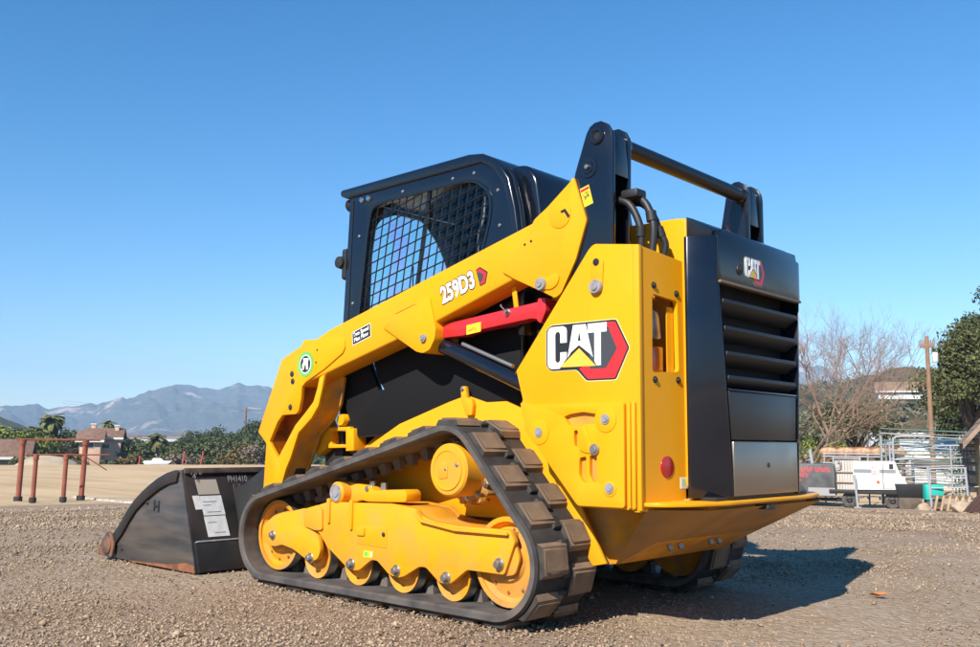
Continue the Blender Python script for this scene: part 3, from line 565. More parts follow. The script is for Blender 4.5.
# ---- lift arms
def build_arm(s):
    beam = [(-1.42, 1.20), (-1.335, 1.246), (-1.268, 1.250), (-1.123, 1.304), (0.252, 1.659), (0.325, 1.705), (0.452, 1.792), (0.51, 1.62), (0.47, 1.465), (0.40, 1.36), (0.148, 1.426), (-0.349, 1.274), (-0.606, 1.212), (-1.275, 1.040), (-1.38, 1.01)]
    a = P('lift_arm', beam, 0.655, 0.508, M_yel, s, bev=0.012, seg=3)
    legp = [(-1.527, 1.168), (-1.727, 0.774), (-1.645, 0.712), (-1.66, 0.40), (-1.53, 0.40), (-1.456, 0.578), (-1.417, 0.639), (-1.355, 0.77), (-1.246, 0.846), (-1.19, 0.91), (-1.165, 1.0), (-1.15, 1.07), (-1.19, 1.055), (-1.205, 1.0), (-1.235, 0.93), (-1.30, 0.875), (-1.385, 0.81), (-1.532, 0.632), (-1.60, 0.70), (-1.618, 0.722), (-1.545, 0.83), (-1.505, 0.864), (-1.385, 0.868), (-1.362, 0.884), (-1.345, 0.95), (-1.34, 1.01), (-1.305, 1.036), (-1.15, 1.098), (-1.005, 1.172), (-0.988, 1.200), (-0.995, 1.235), (-1.05, 1.254), (-1.215, 1.256), (-1.262, 1.258), (-1.335, 1.260), (-1.36, 1.228)]
    P('arm_leg', legp, 0.663, 0.640, M_yel, s, a, bev=0.003)
    back = [(-1.52, 1.165), (-1.722, 0.774), (-1.642, 0.712), (-1.655, 0.40), (-1.53, 0.40), (-1.45, 0.57), (-1.35, 0.76), (-1.24, 0.84), (-1.18, 0.92), (-1.155, 1.06), (-1.35, 1.2)]
    P('arm_leg_inner_plate', back, 0.528, 0.510, M_yeld, s, a, bev=0.003)
    P('arm_leg_front_flange', [(-1.524, 1.165), (-1.724, 0.776), (-1.642, 0.714), (-1.655, 0.40), (-1.635, 0.40), (-1.622, 0.722), (-1.700, 0.778), (-1.505, 1.155)], 0.639, 0.529, M_yeld, s, a, bev=0)
    P('arm_leg_rear_flange', [(-1.53, 0.40), (-1.456, 0.578), (-1.355, 0.77), (-1.246, 0.846), (-1.19, 0.91), (-1.165, 1.0), (-1.18, 1.0), (-1.205, 0.92), (-1.255, 0.86), (-1.37, 0.785), (-1.47, 0.59), (-1.55, 0.40)], 0.639, 0.529, M_yeld, s, a, bev=0)
    gr = [(0.079, 1.462), (0.148, 1.424), (0.317, 1.346), (0.350, 1.330), (0.372, 1.318), (0.405, 1.335), (0.480, 1.465), (0.534, 1.620), (0.469, 1.814), (0.455, 1.796), (0.33, 1.706), (0.26, 1.665), (0.225, 1.600), (0.10, 1.54), (0.085, 1.50)]
    g = P('pivot_gusset', rnd(gr, 0.012, 3), 0.6655, 0.640, M_yel, s, a, bev=0.003)
    P('round_boss', arc(0.40, 1.665, 0.058, 0, 360, 32)[:-1], 0.669, 0.660, M_yel, s, a, bev=0.0025)
    P('gusset_slot', rnd([(0.43, 1.685), (0.455, 1.65), (0.445, 1.642), (0.425, 1.672), (0.41, 1.668), (0.405, 1.678)], 0.003, 2), 0.6705, 0.668, M_dark, s, a, bev=0)
    P('pin_keeper', rnd([(0.282, 1.362), (0.36, 1.355), (0.392, 1.375), (0.40, 1.41), (0.375, 1.425), (0.34, 1.41), (0.29, 1.405)], 0.015, 3), 0.672, 0.664, M_yel, s, a, bev=0.003)
    lathe('pivot_pin', [(0, s*0.69), (0.012, s*0.69), (0.015, s*0.684), (0.024, s*0.684), (0.028, s*0.678), (0.028, s*0.665)], 0.304, 1.382, M_greyp, a, 24)
    g2 = [(-0.70, 1.279), (-0.455, 1.146), (-0.41, 1.136), (-0.365, 1.150), (-0.335, 1.195), (-0.327, 1.248), (-0.372, 1.393), (-0.385, 1.40), (-0.47, 1.378), (-0.60, 1.342)]
    P('cylinder_gusset', rnd(g2, 0.012, 3), 0.6655, 0.505, M_yel, s, a, bev=0.003)
    P('weld_bead', [(-0.611, 1.339), (-0.60, 1.345), (-0.465, 1.377), (-0.455, 1.370), (-0.47, 1.371), (-0.595, 1.338)], 0.668, 0.66, M_yeld, s, a, bev=0.001)
    lathe('pivot_pin', [(0, s*0.682), (0.01, s*0.682), (0.012, s*0.677), (0.018, s*0.677), (0.020, s*0.665)], -0.404, 1.205, M_greyp, a, 24)
    for x, z in ((-1.429, 1.083), (-1.420, 1.043), (-1.433, 0.905)): bolt(x, s*0.663, z, s, 0.012, 0.004, a, M_ink)
    for x, z in ((-1.215, 1.20), (-1.22, 1.135), (0.245, 1.575), (0.21, 1.565)): bolt(x, s*(0.6635 if x < 0 else 0.666), z, s, 0.004, 0.002, a, M_ink)
    cyl('arm_stop', (-1.545, s*0.60, 1.10), (-1.555, s*0.60, 1.085), 0.02, M_blkm, a)
    # black rear upright of the arm, made of two plates and a web
    up_ = [(0.463, 1.80), (0.470, 1.83), (0.528, 1.985), (0.545, 2.010), (0.57, 2.023), (0.60, 2.024), (0.632, 2.006), (0.652, 1.972), (0.657, 1.94), (0.655, 1.30), (0.42, 1.30), (0.505, 1.62)]
    u = P('arm_upright', up_, 0.655, 0.633, M_blk, s, bev=0.004)
    upi = [(0.50, 1.80), (0.535, 1.985), (0.55, 2.010), (0.575, 2.023), (0.60, 2.023), (0.632, 2.003), (0.648, 1.972), (0.650, 1.94), (0.64, 1.30), (0.45, 1.30)]
    P('upright_inner_plate', upi, 0.530, 0.508, M_blk, s, u, bev=0.004)
    P('upright_web', [(0.50, 1.80), (0.545, 1.90), (0.57, 1.90), (0.57, 1.30), (0.47, 1.30)], 0.632, 0.531, M_blk, s, u, bev=0)
    P('upright_brace', [(0.60, 1.985), (0.645, 1.965), (0.648, 1.80), (0.63, 1.80), (0.625, 1.95)], 0.632, 0.531, M_blk, s, u, bev=0.002)
    lathe('pin_bushing', [(0.016, s*0.66), (0.020, s*0.665), (0.032, s*0.665), (0.036, s*0.66), (0.036, s*0.63)], 0.583, 1.965, M_blk, u, 28)
    lathe('pin_bore', [(0, s*0.658), (0.017, s*0.658), (0.017, s*0.655)], 0.583, 1.965, M_dark, u, 20)
    lathe('pin_plate', [(0, s*0.672), (0.008, s*0.672), (0.010, s*0.666), (0.024, s*0.666), (0.027, s*0.660), (0.042, s*0.660), (0.044, s*0.655)], 0.540, 1.840, M_blk, u, 28)
    bolt(0.540, s*0.672, 1.840, s, 0.007, 0.004, u)
    # hydraulic lift cylinder and red safety brace under the arm
    c = cyl('lift_cylinder', (-0.40, s*0.58, 1.192), (0.28, s*0.58, 0.925), 0.038, M_blk, LD, seg=28)
    cyl('cylinder_gland', (-0.43, s*0.58, 1.204), (-0.385, s*0.58, 1.186), 0.032, M_blkm, c, seg=24)
    cyl('hydraulic_line', (-0.215, s*0.60, 1.172), (0.09, s*0.60, 1.055), 0.010, M_steel, c, seg=12)
    return a
AL = build_arm(-1); build_arm(1)
cyl('cross_tube', (0.607, -0.52, 1.948), (0.607, 0.52, 1.948), 0.034, M_blks, LD, seg=28)
for s in (-1, 1): lathe('tube_collar', [(0.031, s*0.485), (0.04, s*0.495), (0.042, s*0.51)], 0.607, 1.948, M_blk, LD, 24)
rb = P('safety_brace', [(-0.401, 1.264), (0.270, 1.325), (0.276, 1.30), (0.258, 1.243), (0.20, 1.252), (-0.14, 1.222), (-0.20, 1.207), (-0.40, 1.205)], 0.615, 0.545, M_red, -1, bev=0.006)
P('brace_end_plate', rnd([(0.245, 1.335), (0.285, 1.335), (0.29, 1.28), (0.262, 1.225), (0.24, 1.24)], 0.008, 2), 0.622, 0.54, M_red, -1, rb, bev=0.003)
P('warning_label', [(-0.177, 1.253), (-0.089, 1.262), (-0.089, 1.219), (-0.177, 1.210)], 0.6160, 0.614, M_yelp, -1, rb, bev=0)
P('label_print', [(-0.165, 1.238), (-0.105, 1.244), (-0.105, 1.230), (-0.165, 1.222)], 0.6164, 0.614, mat('label_orange', (0.75, 0.25, 0.02), 0.5, col2=(0.85, 0.6, 0.05), nscale=60), -1, rb, bev=0)
bolt(0.072, -0.617, 1.292, -1, 0.011, 0.02, rb); tube('lynch_ring', [(0.072, -0.63, 1.295), (0.055, -0.635, 1.312), (0.045, -0.632, 1.325), (0.04, -0.63, 1.318)], 0.003, M_steel, rb)
P('brace_strap', [(0.082, 1.40), (0.106, 1.405), (0.122, 1.31), (0.098, 1.305)], 0.605, 0.597, M_yel, -1, rb, bev=0.002)

# lettering and stickers on the near arm
ang = math.atan2(0.073, 0.254); ca, sa = math.cos(ang), math.sin(ang)
def fa(ox, oz, y, shear=0.0):
    return lambda u, v: Vector((ox+u*ca-v*sa*(1-shear), y, oz+u*sa+v*ca))
text_mesh('model_number_shadow', '259D3', fa(-0.292, 1.360, -0.6568), M_ink, AL, size=0.108, bold=0.0085, sx=0.735)
text_mesh('model_number', '259D3', fa(-0.292, 1.360, -0.6574), M_white, AL, size=0.108, bold=0.0042, sx=0.735)
def fb(u, v, d): w = fa(-0.292, 1.360, -0.655)(u, v); return (w.x, w.y-d, w.z)
for pts, d, m in (([(0.235, 0.07), (0.262, 0.073), (0.30, 0.033), (0.275, -0.012), (0.24, -0.012)], 0.0009, M_ink), ([(0.238, 0.064), (0.259, 0.067), (0.292, 0.032), (0.271, -0.007), (0.245, -0.007)], 0.0012, M_redp), ([(0.238, 0.053), (0.252, 0.054), (0.275, 0.031), (0.262, 0.006), (0.24, 0.006)], 0.0015, M_inkg)):
    prism('model_number_hexagon', rnd(pts, 0.004, 3), 0, d, m, AL, bev=0, f=fb)
def fc(u, v, d=0.0): return Vector((-0.932+u*0.970-v*0.10, -0.6553-d, 1.209+u*0.262+v*0.995))
prism('flow_label', [(0, 0), (0.138, 0), (0.138, 0.062), (0, 0.062)], -0.0004, 0.0008, M_ink, AL, bev=0, f=lambda u, v, d: tuple(fc(u, v, d)))
prism('flow_label_edge', [(-0.003, -0.003), (0.141, -0.003), (0.141, 0.065), (-0.003, 0.065)], -0.0004, 0.0003, M_white, AL, bev=0, f=lambda u, v, d: tuple(fc(u, v, d)))
text_mesh('flow_label_text', 'Two Speed', lambda u, v: fc(u+0.006, v+0.037, 0.0012), M_white, AL, size=0.029, bold=0.0009, sx=0.92)
text_mesh('flow_label_text', 'Max Flow', lambda u, v: fc(u+0.010, v+0.010, 0.0012), M_white, AL, size=0.029, bold=0.0009, sx=0.98)
cx, cz = -1.312, 1.130
for k, (r, m) in enumerate(((0.0675, M_ink), (0.0665, M_green), (0.050, M_white), (0.044, M_ink))):
    P('round_logo', arc(cx, cz, r, 0, 360, 36)[:-1], 0.6634+0.0004*(k+1), 0.66, m, -1, AL, bev=0)
for pts, m in (([(-0.028, -0.030), (-0.012, -0.030), (-0.004, -0.004), (0.006, -0.004), (0.010, -0.030), (0.026, -0.028), (0.022, 0.018), (0.032, 0.030), (-0.020, 0.032), (-0.016, 0.016)], M_white), ([(-0.034, -0.014), (-0.024, -0.012), (-0.018, 0.012), (-0.03, 0.0)], M_green), ([(0.020, 0.020), (0.036, 0.016), (0.030, 0.028)], M_green)):
    P('round_logo_mark', [(cx+u, cz+v) for u, v in pts], 0.6656, 0.66, m, -1, AL, bev=0)
# warning sticker on the black upright
w = P('warning_label', [(0.495, 1.757), (0.540, 1.769), (0.562, 1.689), (0.518, 1.678)], 0.6558, 0.65, M_yelp, -1, AL, bev=0)
P('label_print', [(0.508, 1.738), (0.538, 1.745), (0.546, 1.712), (0.518, 1.705)], 0.6562, 0.65, mat('label_speckle', (0.85, 0.62, 0.02), 0.5, col2=(0.05, 0.05, 0.03), nscale=80), -1, AL, bev=0)
P('label_print', [(0.498, 1.752), (0.540, 1.763), (0.543, 1.752), (0.501, 1.741)], 0.6562, 0.65, M_redp, -1, AL, bev=0)
# hoses looping from the upright into the tower
for pts, r in (([(0.60, -0.585, 1.70), (0.64, -0.585, 1.70), (0.685, -0.585, 1.678), (0.715, -0.58, 1.63), (0.735, -0.575, 1.56), (0.728, -0.57, 1.48), (0.70, -0.57, 1.40)], 0.015), ([(0.62, -0.55, 1.715), (0.68, -0.55, 1.715), (0.735, -0.55, 1.685), (0.768, -0.55, 1.62), (0.778, -0.55, 1.55), (0.76, -0.55, 1.42)], 0.016), ([(0.63, -0.515, 1.70), (0.70, -0.515, 1.69), (0.75, -0.515, 1.64), (0.785, -0.515, 1.56), (0.80, -0.50, 1.50), (0.76, -0.50, 1.40)], 0.014)):
    h = tube('hydraulic_hose', spline(pts, 6), r, M_hose, LD, 12)
    p = Vector(pts[-3]); q = Vector(pts[-2]); dd = (q-p).normalized(); cyl('hose_clamp', p-dd*0.02, p+dd*0.02, r*1.35, M_blkm, h, seg=16)
box('hose_clamp_block', 0.655, 0.735, -0.60, -0.53, 1.70, 1.735, M_blkm, LD, 0.008)

# ---- engine hood and rear door
hs = P('hood', [(0.10, 1.30), (0.30, 1.60), (0.50, 1.640), (0.80, 1.634), (0.846, 1.626), (0.846, 0.56), (0.10, 0.56)], 0.413, -0.413, M_yel, -1, bev=0.012, seg=3)
def ring(z): return None
plan = [(0.835, -0.435), (0.852, -0.448), (0.875, -0.440), (0.957, -0.36), (0.966, -0.345)]
def door_col(s):
    bot = [(0.842, 0.436), (0.856, 0.440), (0.958, 0.300), (0.962, 0.288), (0.842, 0.288)]; top = [(0.842, 0.436), (0.856, 0.440), (0.945, 0.392), (0.956, 0.376), (0.842, 0.376)]
    bm = bmesh.new(); A = [bm.verts.new((x, s*y, 0.520)) for x, y in bot]; B = [bm.verts.new((x, s*y, 1.548)) for x, y in top]
    bm.faces.new(A); bm.faces.new(B[::-1])
    for i in range(5): bm.faces.new((A[i], A[(i+1) % 5], B[(i+1) % 5], B[i]))
    return finish('door_pillar', bm, M_blk, LD, 0.006)
PL = door_col(-1); door_col(1)
# top black cap sloping back to the yellow hood, with the upper panel
bm = bmesh.new()
capL = [(0.850, -0.415, 1.640), (0.880, -0.405, 1.638), (0.930, -0.360, 1.590), (0.945, -0.360, 1.545)]
vsA = [bm.verts.new(p) for p in [(0.847, -0.420, 1.630), (0.868, -0.414, 1.622), (0.932, -0.372, 1.584), (0.932, -0.372, 1.549), (0.847, -0.420, 1.549)]]
vsB = [bm.verts.new((v.co.x, -v.co.y, v.co.z)) for v in vsA]
bm.faces.new(vsA); bm.faces.new(vsB[::-1])
for i in range(5): bm.faces.new((vsA[i], vsA[(i+1) % 5], vsB[(i+1) % 5], vsB[i]))
finish('hood_cap', bm, M_blk, LD, 0.003)
up_panel = prism('door_upper_panel', [(-0.372, 1.548), (-0.372, 1.372), (-0.345, 1.372), (0.345, 1.372), (0.372, 1.372), (0.372, 1.546), (0.345, 1.550), (0.335, 1.578), (-0.345, 1.578)], 0.930, 0.958, M_blk, LD, 'x', 0.004)
box('panel_trim', 0.935, 0.966, -0.366, 0.366, 1.360, 1.371, mat('tan_trim', (0.16, 0.115, 0.07), 0.5), up_panel, 0.002)
emblem(lambda u, v, d: (0.9583+d, -0.150+u*0.128, 1.412+v*0.082), up_panel)
bm = bmesh.new(); addcyl(bm, (0.955, -0.198, 1.434), (0.964, -0.198, 1.434), 0.024, 0.022, 24); addcyl(bm, (0.962, -0.198, 1.434), (0.969, -0.198, 1.434), 0.012, seg=16); finish('door_lock', bm, M_blkm, up_panel, 0.001, 1)
M_slat = mat('black_slat_plastic', (0.012, 0.012, 0.013), 0.5)
# grille: recessed void with four slanted slats
box('grille_void', 0.80, 0.87, -0.37, 0.37, 0.93, 1.52, M_dark, LD, 0)
for z in (1.272, 1.165, 1.065, 0.970):
    hw = 0.300+(z-0.94)*0.10
    prism('grille_slat', [(0.956, z+0.030), (0.958, z+0.014), (0.905, z-0.028), (0.885, z-0.020), (0.905, z+0.006)], -hw, hw, M_slat, LD, 'y', 0.003)
mid = prism('door_middle_panel', [(-0.304, 0.938), (-0.289, 0.745), (0.289, 0.745), (0.304, 0.938)], 0.925, 0.955, M_mid, LD, 'x', 0.005)
box('panel_trim', 0.93, 0.9575, -0.304, 0.304, 0.9385, 0.946, M_blk, mid, 0.002)
low = prism('door_lower_panel', [(-0.286, 0.740), (-0.286, 0.527), (0.286, 0.527), (0.286, 0.740)], 0.93, 0.962, M_brush, LD, 'x', 0.006)
bm = bmesh.new(); addcyl(bm, (0.960, 0.005, 0.645), (0.9645, 0.005, 0.645), 0.010, seg=20); finish('key_hole', bm, M_ink, low)
box('door_sill', 0.86, 0.945, -0.40, 0.40, 0.5135, 0.526, M_blkm, LD, 0)
# dark engine bay behind the cab
box('engine_bay', -0.02, 0.60, -0.41, 0.41, 0.62, 1.42, M_dark, LD, 0)

# ---- cab
CABP = [(-1.246, 0.80), (-1.240, 1.338), (-1.205, 2.050), (-0.22, 2.055), (-0.135, 2.020), (-0.062, 1.93), (-0.020, 1.79), (0.03, 1.50), (0.05, 0.80), (-0.28, 0.80), (-1.08, 0.745)]
WIN = rnd([(-1.115, 1.27), (-1.040, 1.86), (-1.015, 1.965), (-0.90, 1.977), (-0.28, 1.978), (-0.172, 1.90), (-0.166, 1.79), (-0.22, 1.62), (-0.36, 1.27)], 0.06, 6)
SL1 = [(-1.03, 1.19), (-0.985, 1.20), (-0.965, 1.12), (-0.931, 1.045), (-0.883, 0.992), (-0.928, 0.990), (-0.950, 1.035), (-0.990, 1.10)]
SL2 = [(-1.230, 0.935), (-1.201, 0.929), (-1.150, 0.835), (-1.187, 0.837), (-1.217, 0.862)]
def build_cab_side(s):
    holes = [WIN]
    if s < 0: holes = [WIN, SL1, SL2]
    c = sheet('cab_side', CABP, holes, s*0.48, s*0.452, M_blk, LD, 'y', 0.003)
    sheet('window_flange', [(x*1.0+(x+0.65)*0.035, z+(z-1.65)*0.03) for x, z in WIN], [WIN], s*0.4835, s*0.478, M_blk, c, 'y', 0.0015)
    # protective grille: slanted uprights and rising cross bars, clipped to the opening
    def inside(x, z):
        n = len(WIN); r = False
        for i in range(n):
            x1, z1 = WIN[i]; x2, z2 = WIN[(i+1) % n]
            if (z1 > z) != (z2 > z) and x < (x2-x1)*(z-z1)/(z2-z1)+x1: r = not r
        return r
    def bar(p, d, r, y):
        ts = [t for t in np.linspace(-1.2, 1.2, 241) if inside(p[0]+d[0]*t, p[1]+d[1]*t)]
        if len(ts) < 4: return
        t0, t1 = ts[0]-0.012, ts[-1]+0.012
        bm = bmesh.new(); addtube(bm, [(p[0]+d[0]*t0, y, p[1]+d[1]*t0), (p[0]+d[0]*t1, y, p[1]+d[1]*t1)], r, 6); finish('grille_bar', bm, M_blk, c)
    dv = Vector((0.17, 1)).normalized(); dh = Vector((1, 0.215)).normalized()
    for k in range(-11, 12): bar((-0.65+0.056*k, 1.63), dv, 0.0036, s*0.466)
    for k in range(-9, 10): bar((-0.65, 1.63+0.058*k), dh, 0.0036, s*0.471)
    for k in (-0.66,): bar((k, 1.63), dv, 0.012, s*0.455)
    for x, z in ((-0.778, 2.011), (-0.414, 2.011), (-0.270, 2.012), (-1.12, 1.824), (-0.102, 1.73), (-1.16, 1.462), (-0.115, 1.90)): bolt(x, s*0.481, z, s, 0.006, 0.004, c)
    for x in (-1.100, -1.045): lathe('latch_button', [(0, s*0.495), (0.012, s*0.494), (0.017, s*0.488), (0.018, s*0.48)], x, 2.022, M_chrome, c, 20)
    prism('cab_side_seam', [(-1.198, 1.34), (-1.180, 2.03), (-1.174, 2.03), (-1.192, 1.34)], s*0.4825, s*0.47, M_dark, c, 'y', 0)
    return c
def grow(pts, k):
    cx_ = sum(p[0] for p in pts)/len(pts); cz_ = sum(p[1] for p in pts)/len(pts); return [(cx_+(p[0]-cx_)*k, cz_+(p[1]-cz_)*k) for p in pts]
M_blkl = mat('matt_black_lower_panel', (0.008, 0.008, 0.009), 0.75, spec=0.2)
for s in (-1, 1): sheet('cab_lower_panel', [(-1.236, 0.81), (-1.234, 1.235), (0.03, 1.235), (0.045, 0.81), (-0.28, 0.81), (-1.075, 0.755)], [grow(SL1, 1.03), grow(SL2, 1.03)] if s < 0 else [], s*0.4845, s*0.4802, M_blkl, LD, 'y', 0.001)
CS = build_cab_side(-1); build_cab_side(1)
rp = [(-1.285, 2.090), (-1.275, 2.105), (-0.30, 2.109), (-0.21, 2.096), (-0.115, 2.045), (-0.040, 1.945), (0.000, 1.80), (0.05, 1.50), (0.06, 1.20), (0.02, 1.20), (0.01, 1.50), (-0.035, 1.79), (-0.075, 1.92), (-0.145, 2.012), (-0.22, 2.053), (-1.20, 2.050), (-1.235, 2.052), (-1.28, 2.070)]
roof = P('cab_roof', rp, 0.490, -0.490, M_blk, -1, bev=0.012, seg=3)
bm = bmesh.new(); addtube(bm, [(-0.075, -0.455, 2.002), (-0.035, -0.455, 1.95), (0.004, -0.455, 1.81), (0.05, -0.455, 1.52)], 0.012, 8); finish('roof_gutter', bm, M_blk, roof)
prism('cab_rear_panel', rnd([(-0.16, 2.035), (-0.02, 2.03), (0.045, 1.96), (0.085, 1.70), (0.09, 1.40), (-0.02, 1.40), (-0.16, 1.98)], 0.05, 4), -0.39, 0.39, M_blk, LD, 'y', 0.02, 3)
for s in (-1, 1):
    lamp = cyl('work_lamp', (-1.275, s*0.425, 2.028), (-1.205, s*0.425, 2.028), 0.036, M_blkm, LD, seg=24, bev=0.004); cyl('lamp_lens', (-1.279, s*0.425, 2.028), (-1.274, s*0.425, 2.028), 0.030, M_lens_w, lamp, seg=24)
mir = prism('door_latch', rnd([(-0.478, 1.77), (-0.452, 1.78), (-0.452, 1.60), (-0.478, 1.61)], 0.01, 3), -1.232, -1.265, M_blkm, LD, 'x', 0.006)
lathe('latch_knob', [(0, -0.50), (0.032, -0.495), (0.036, -0.47), (0.03, -0.455)], -1.275, 1.70, M_blkm, mir, 20)
# front door frame, pane, right-hand pane, seat, floor
FO = rnd([(-0.33, 0.93), (-0.31, 1.85), (-0.27, 1.965), (-0.13, 2.025), (0.09, 2.025), (0.21, 1.915), (0.30, 1.77), (0.34, 1.50), (0.34, 0.93)], 0.05, 5)
FL = rnd([(-0.435, 0.88), (-0.435, 1.30), (-0.37, 1.32), (-0.37, 0.88)], 0.02, 3)
fd = sheet('cab_front_frame', [(-0.452, 0.80), (0.452, 0.80), (0.452, 2.048), (-0.452, 2.048)], [FO, FL], -1.232, -1.205, M_blk, LD, 'x', 0.003)
prism('front_pane', [(-0.445, 0.86), (0.36, 0.86), (0.36, 2.04), (-0.445, 2.04)], -1.2045, -1.1995, M_glass, LD, 'x', 0)
bm = bmesh.new(); addbox(bm, -1.235, -1.232, 0.02, 0.028, 1.1, 1.75); finish('wiper', bm, M_blkm, fd)
M_tint = mat('tinted_glass', (0.35, 0.45, 0.5), 0.05, trans=0.0, alpha=0.72)
P('side_pane', [(x, z) for x, z in WIN], 0.4495, 0.4455, M_clear, -1, bev=0); P('side_pane', [(x, z) for x, z in WIN], 0.4495, 0.4455, M_clear, 1, bev=0)
seat = P('seat', rnd([(-0.72, 1.02), (-0.20, 1.0), (-0.12, 1.55), (-0.14, 1.78), (-0.22, 1.80), (-0.28, 1.60), (-0.36, 1.18), (-0.70, 1.16)], 0.04, 5), 0.24, -0.24, M_blkm, -1, bev=0.03, seg=4)
P('cab_floor', [(-1.2, 0.80), (0.0, 0.80), (0.0, 0.86), (-1.2, 0.86)], 0.45, -0.45, M_blkm, -1, bev=0)
box('cab_back_wall', -0.08, -0.05, -0.45, 0.45, 0.86, 1.90, M_blkm, LD, 0)
for s in (-1, 1): box('control_console', -0.75, -0.30, s*0.36-0.07, s*0.36+0.07, 0.95, 1.28, M_blkm, LD, 0.03); cyl('joystick', (-0.72, s*0.36, 1.27), (-0.74, s*0.36, 1.42), 0.018, M_blkm, LD, r1=0.024, seg=14)
tube('interior_cable', spline([(-0.235, -0.44, 1.90), (-0.24, -0.44, 1.80), (-0.27, -0.44, 1.72), (-0.275, -0.44, 1.62), (-0.26, -0.44, 1.55)], 5), 0.005, M_greyp, LD, 6)
# ---- bits between the arm leg and the cab
P('front_link', rnd([(-1.434, 0.876), (-1.35, 0.852), (-1.296, 0.775), (-1.322, 0.689), (-1.401, 0.645), (-1.425, 0.713), (-1.385, 0.738), (-1.38, 0.80)], 0.012, 3), 0.50, 0.43, M_yel, -1, bev=0.005)
P('step_frame', [(-1.305, 0.800), (-1.12, 0.803), (-1.12, 0.785), (-1.29, 0.780), (-1.275, 0.71), (-1.12, 0.71), (-1.12, 0.695), (-1.30, 0.69)], 0.505, 0.45, M_yel, -1, bev=0.002)
P('step_post', [(-1.155, 0.79), (-1.09, 0.795), (-1.085, 0.68), (-1.15, 0.675)], 0.508, 0.42, M_yel, -1, bev=0.004)
lathe('round_boss', [(0, -0.515), (0.028, -0.513), (0.032, -0.50), (0.032, -0.45)], -1.195, 0.838, M_yel, LD, 24)
box('front_cross_member', -1.40, -1.25, -0.45, 0.45, 0.45, 0.78, M_blkm, LD, 0.01)
for s in (-1, 1): P('coupler_arm', [(-1.66, 0.62), (-1.45, 0.62), (-1.50, 0.20), (-1.75, 0.14), (-1.95, 0.14), (-2.05, 0.45), (-1.95, 0.48)], 0.60, 0.53, M_blkm, s, bev=0.008)

# ---- bucket
M_bk = mat('worn_black_bucket', (0.010, 0.010, 0.010), 0.5, col2=(0.022, 0.018, 0.016), nscale=5, dust=(0.13, 0.07, 0.04), dustamt=0.22, rvar=0.12, bump=0.08, bscale=60, bdist=0.003)
M_bks = mat('scuffed_bucket_side', (0.040, 0.040, 0.042), 0.42, col2=(0.075, 0.072, 0.072), nscale=7, stretch=(0.35, 1.0, 2.6), dust=(0.22, 0.15, 0.10), dustamt=0.3, rvar=0.12, bump=0.1, bscale=30, bdist=0.003)
BW = 0.862
M_rustd = mat('dark_worn_rust', (0.19, 0.085, 0.045), 0.8, col2=(0.06, 0.05, 0.045), nscale=14, nlo=0.42, nhi=0.58, bump=0.3, bscale=60)
side = [(-2.195, 0.557), (-2.158, 0.558), (-1.957, 0.006), (-2.10, 0.003), (-2.75, 0.008), (-2.90, 0.012), (-2.935, 0.03), (-2.935, 0.10), (-2.905, 0.150), (-2.815, 0.224), (-2.74, 0.30), (-2.656, 0.368), (-2.57, 0.420), (-2.483, 0.464), (-2.39, 0.505), (-2.29, 0.538)]
bm = bmesh.new()
prof = [(-2.20, 0.555), (-2.155, 0.560), (-1.955, 0.0), (-2.95, 0.004), (-2.95, 0.022), (-2.02, 0.024), (-2.00, 0.05), (-2.175, 0.54), (-2.20, 0.54)]
extr(bm, prof, -BW, BW, 'y'); bk = finish('bucket', bm, M_bk, LD, 0.003)
for s in (-1, 1):
    sd = P('bucket_side_plate', side, BW+0.014, BW, M_bks, s, bk, bev=0.003)
    outer = side[8:]+[side[0]]
    inn = [(x+0.028*(1 if i < 3 else 0.75), z-0.062) for i, (x, z) in enumerate(outer)]
    P('side_wear_band', [(-2.935, 0.10)]+outer+[(-2.165, 0.545), (-2.18, 0.49)]+inn[::-1][1:]+[(-2.87, 0.05), (-2.93, 0.02)], BW+0.030, BW+0.0145, M_bk, s, bk, bev=0.004)
    P('bolt_on_cutter', rnd([(-2.87, 0.012), (-2.85, 0.09), (-2.90, 0.165), (-2.95, 0.165), (-3.03, 0.075), (-3.06, 0.015)], 0.02, 3), BW+0.045, BW+0.0305, M_rustd, s, bk, bev=0.004)
    lathe('cutter_boss', [(0, s*(BW+0.058)), (0.045, s*(BW+0.058)), (0.056, s*(BW+0.052)), (0.06, s*(BW+0.04))], -2.935, 0.085, M_rustd, bk, 20)
    P('side_rust_edge', [(-1.96, 0.007), (-1.972, 0.045), (-2.06, 0.052), (-2.25, 0.028), (-2.50, 0.016), (-2.70, 0.010), (-2.70, 0.006)], BW+0.0155, BW+0.01, M_rust, s, bk, bev=0)
    for x, z in ((-2.80, 0.07), (-2.52, 0.36)): bolt(x, s*(BW+0.0145), z, s, 0.012, 0.006, bk, M_bk)
P('cast_mark', [(-2.44, 0.315), (-2.425, 0.315), (-2.425, 0.335), (-2.39, 0.335), (-2.39, 0.310), (-2.375, 0.310), (-2.375, 0.375), (-2.39, 0.375), (-2.39, 0.35), (-2.425, 0.35), (-2.425, 0.378), (-2.44, 0.378)], BW+0.0175, BW+0.01, M_bk, -1, bk, bev=0.001)
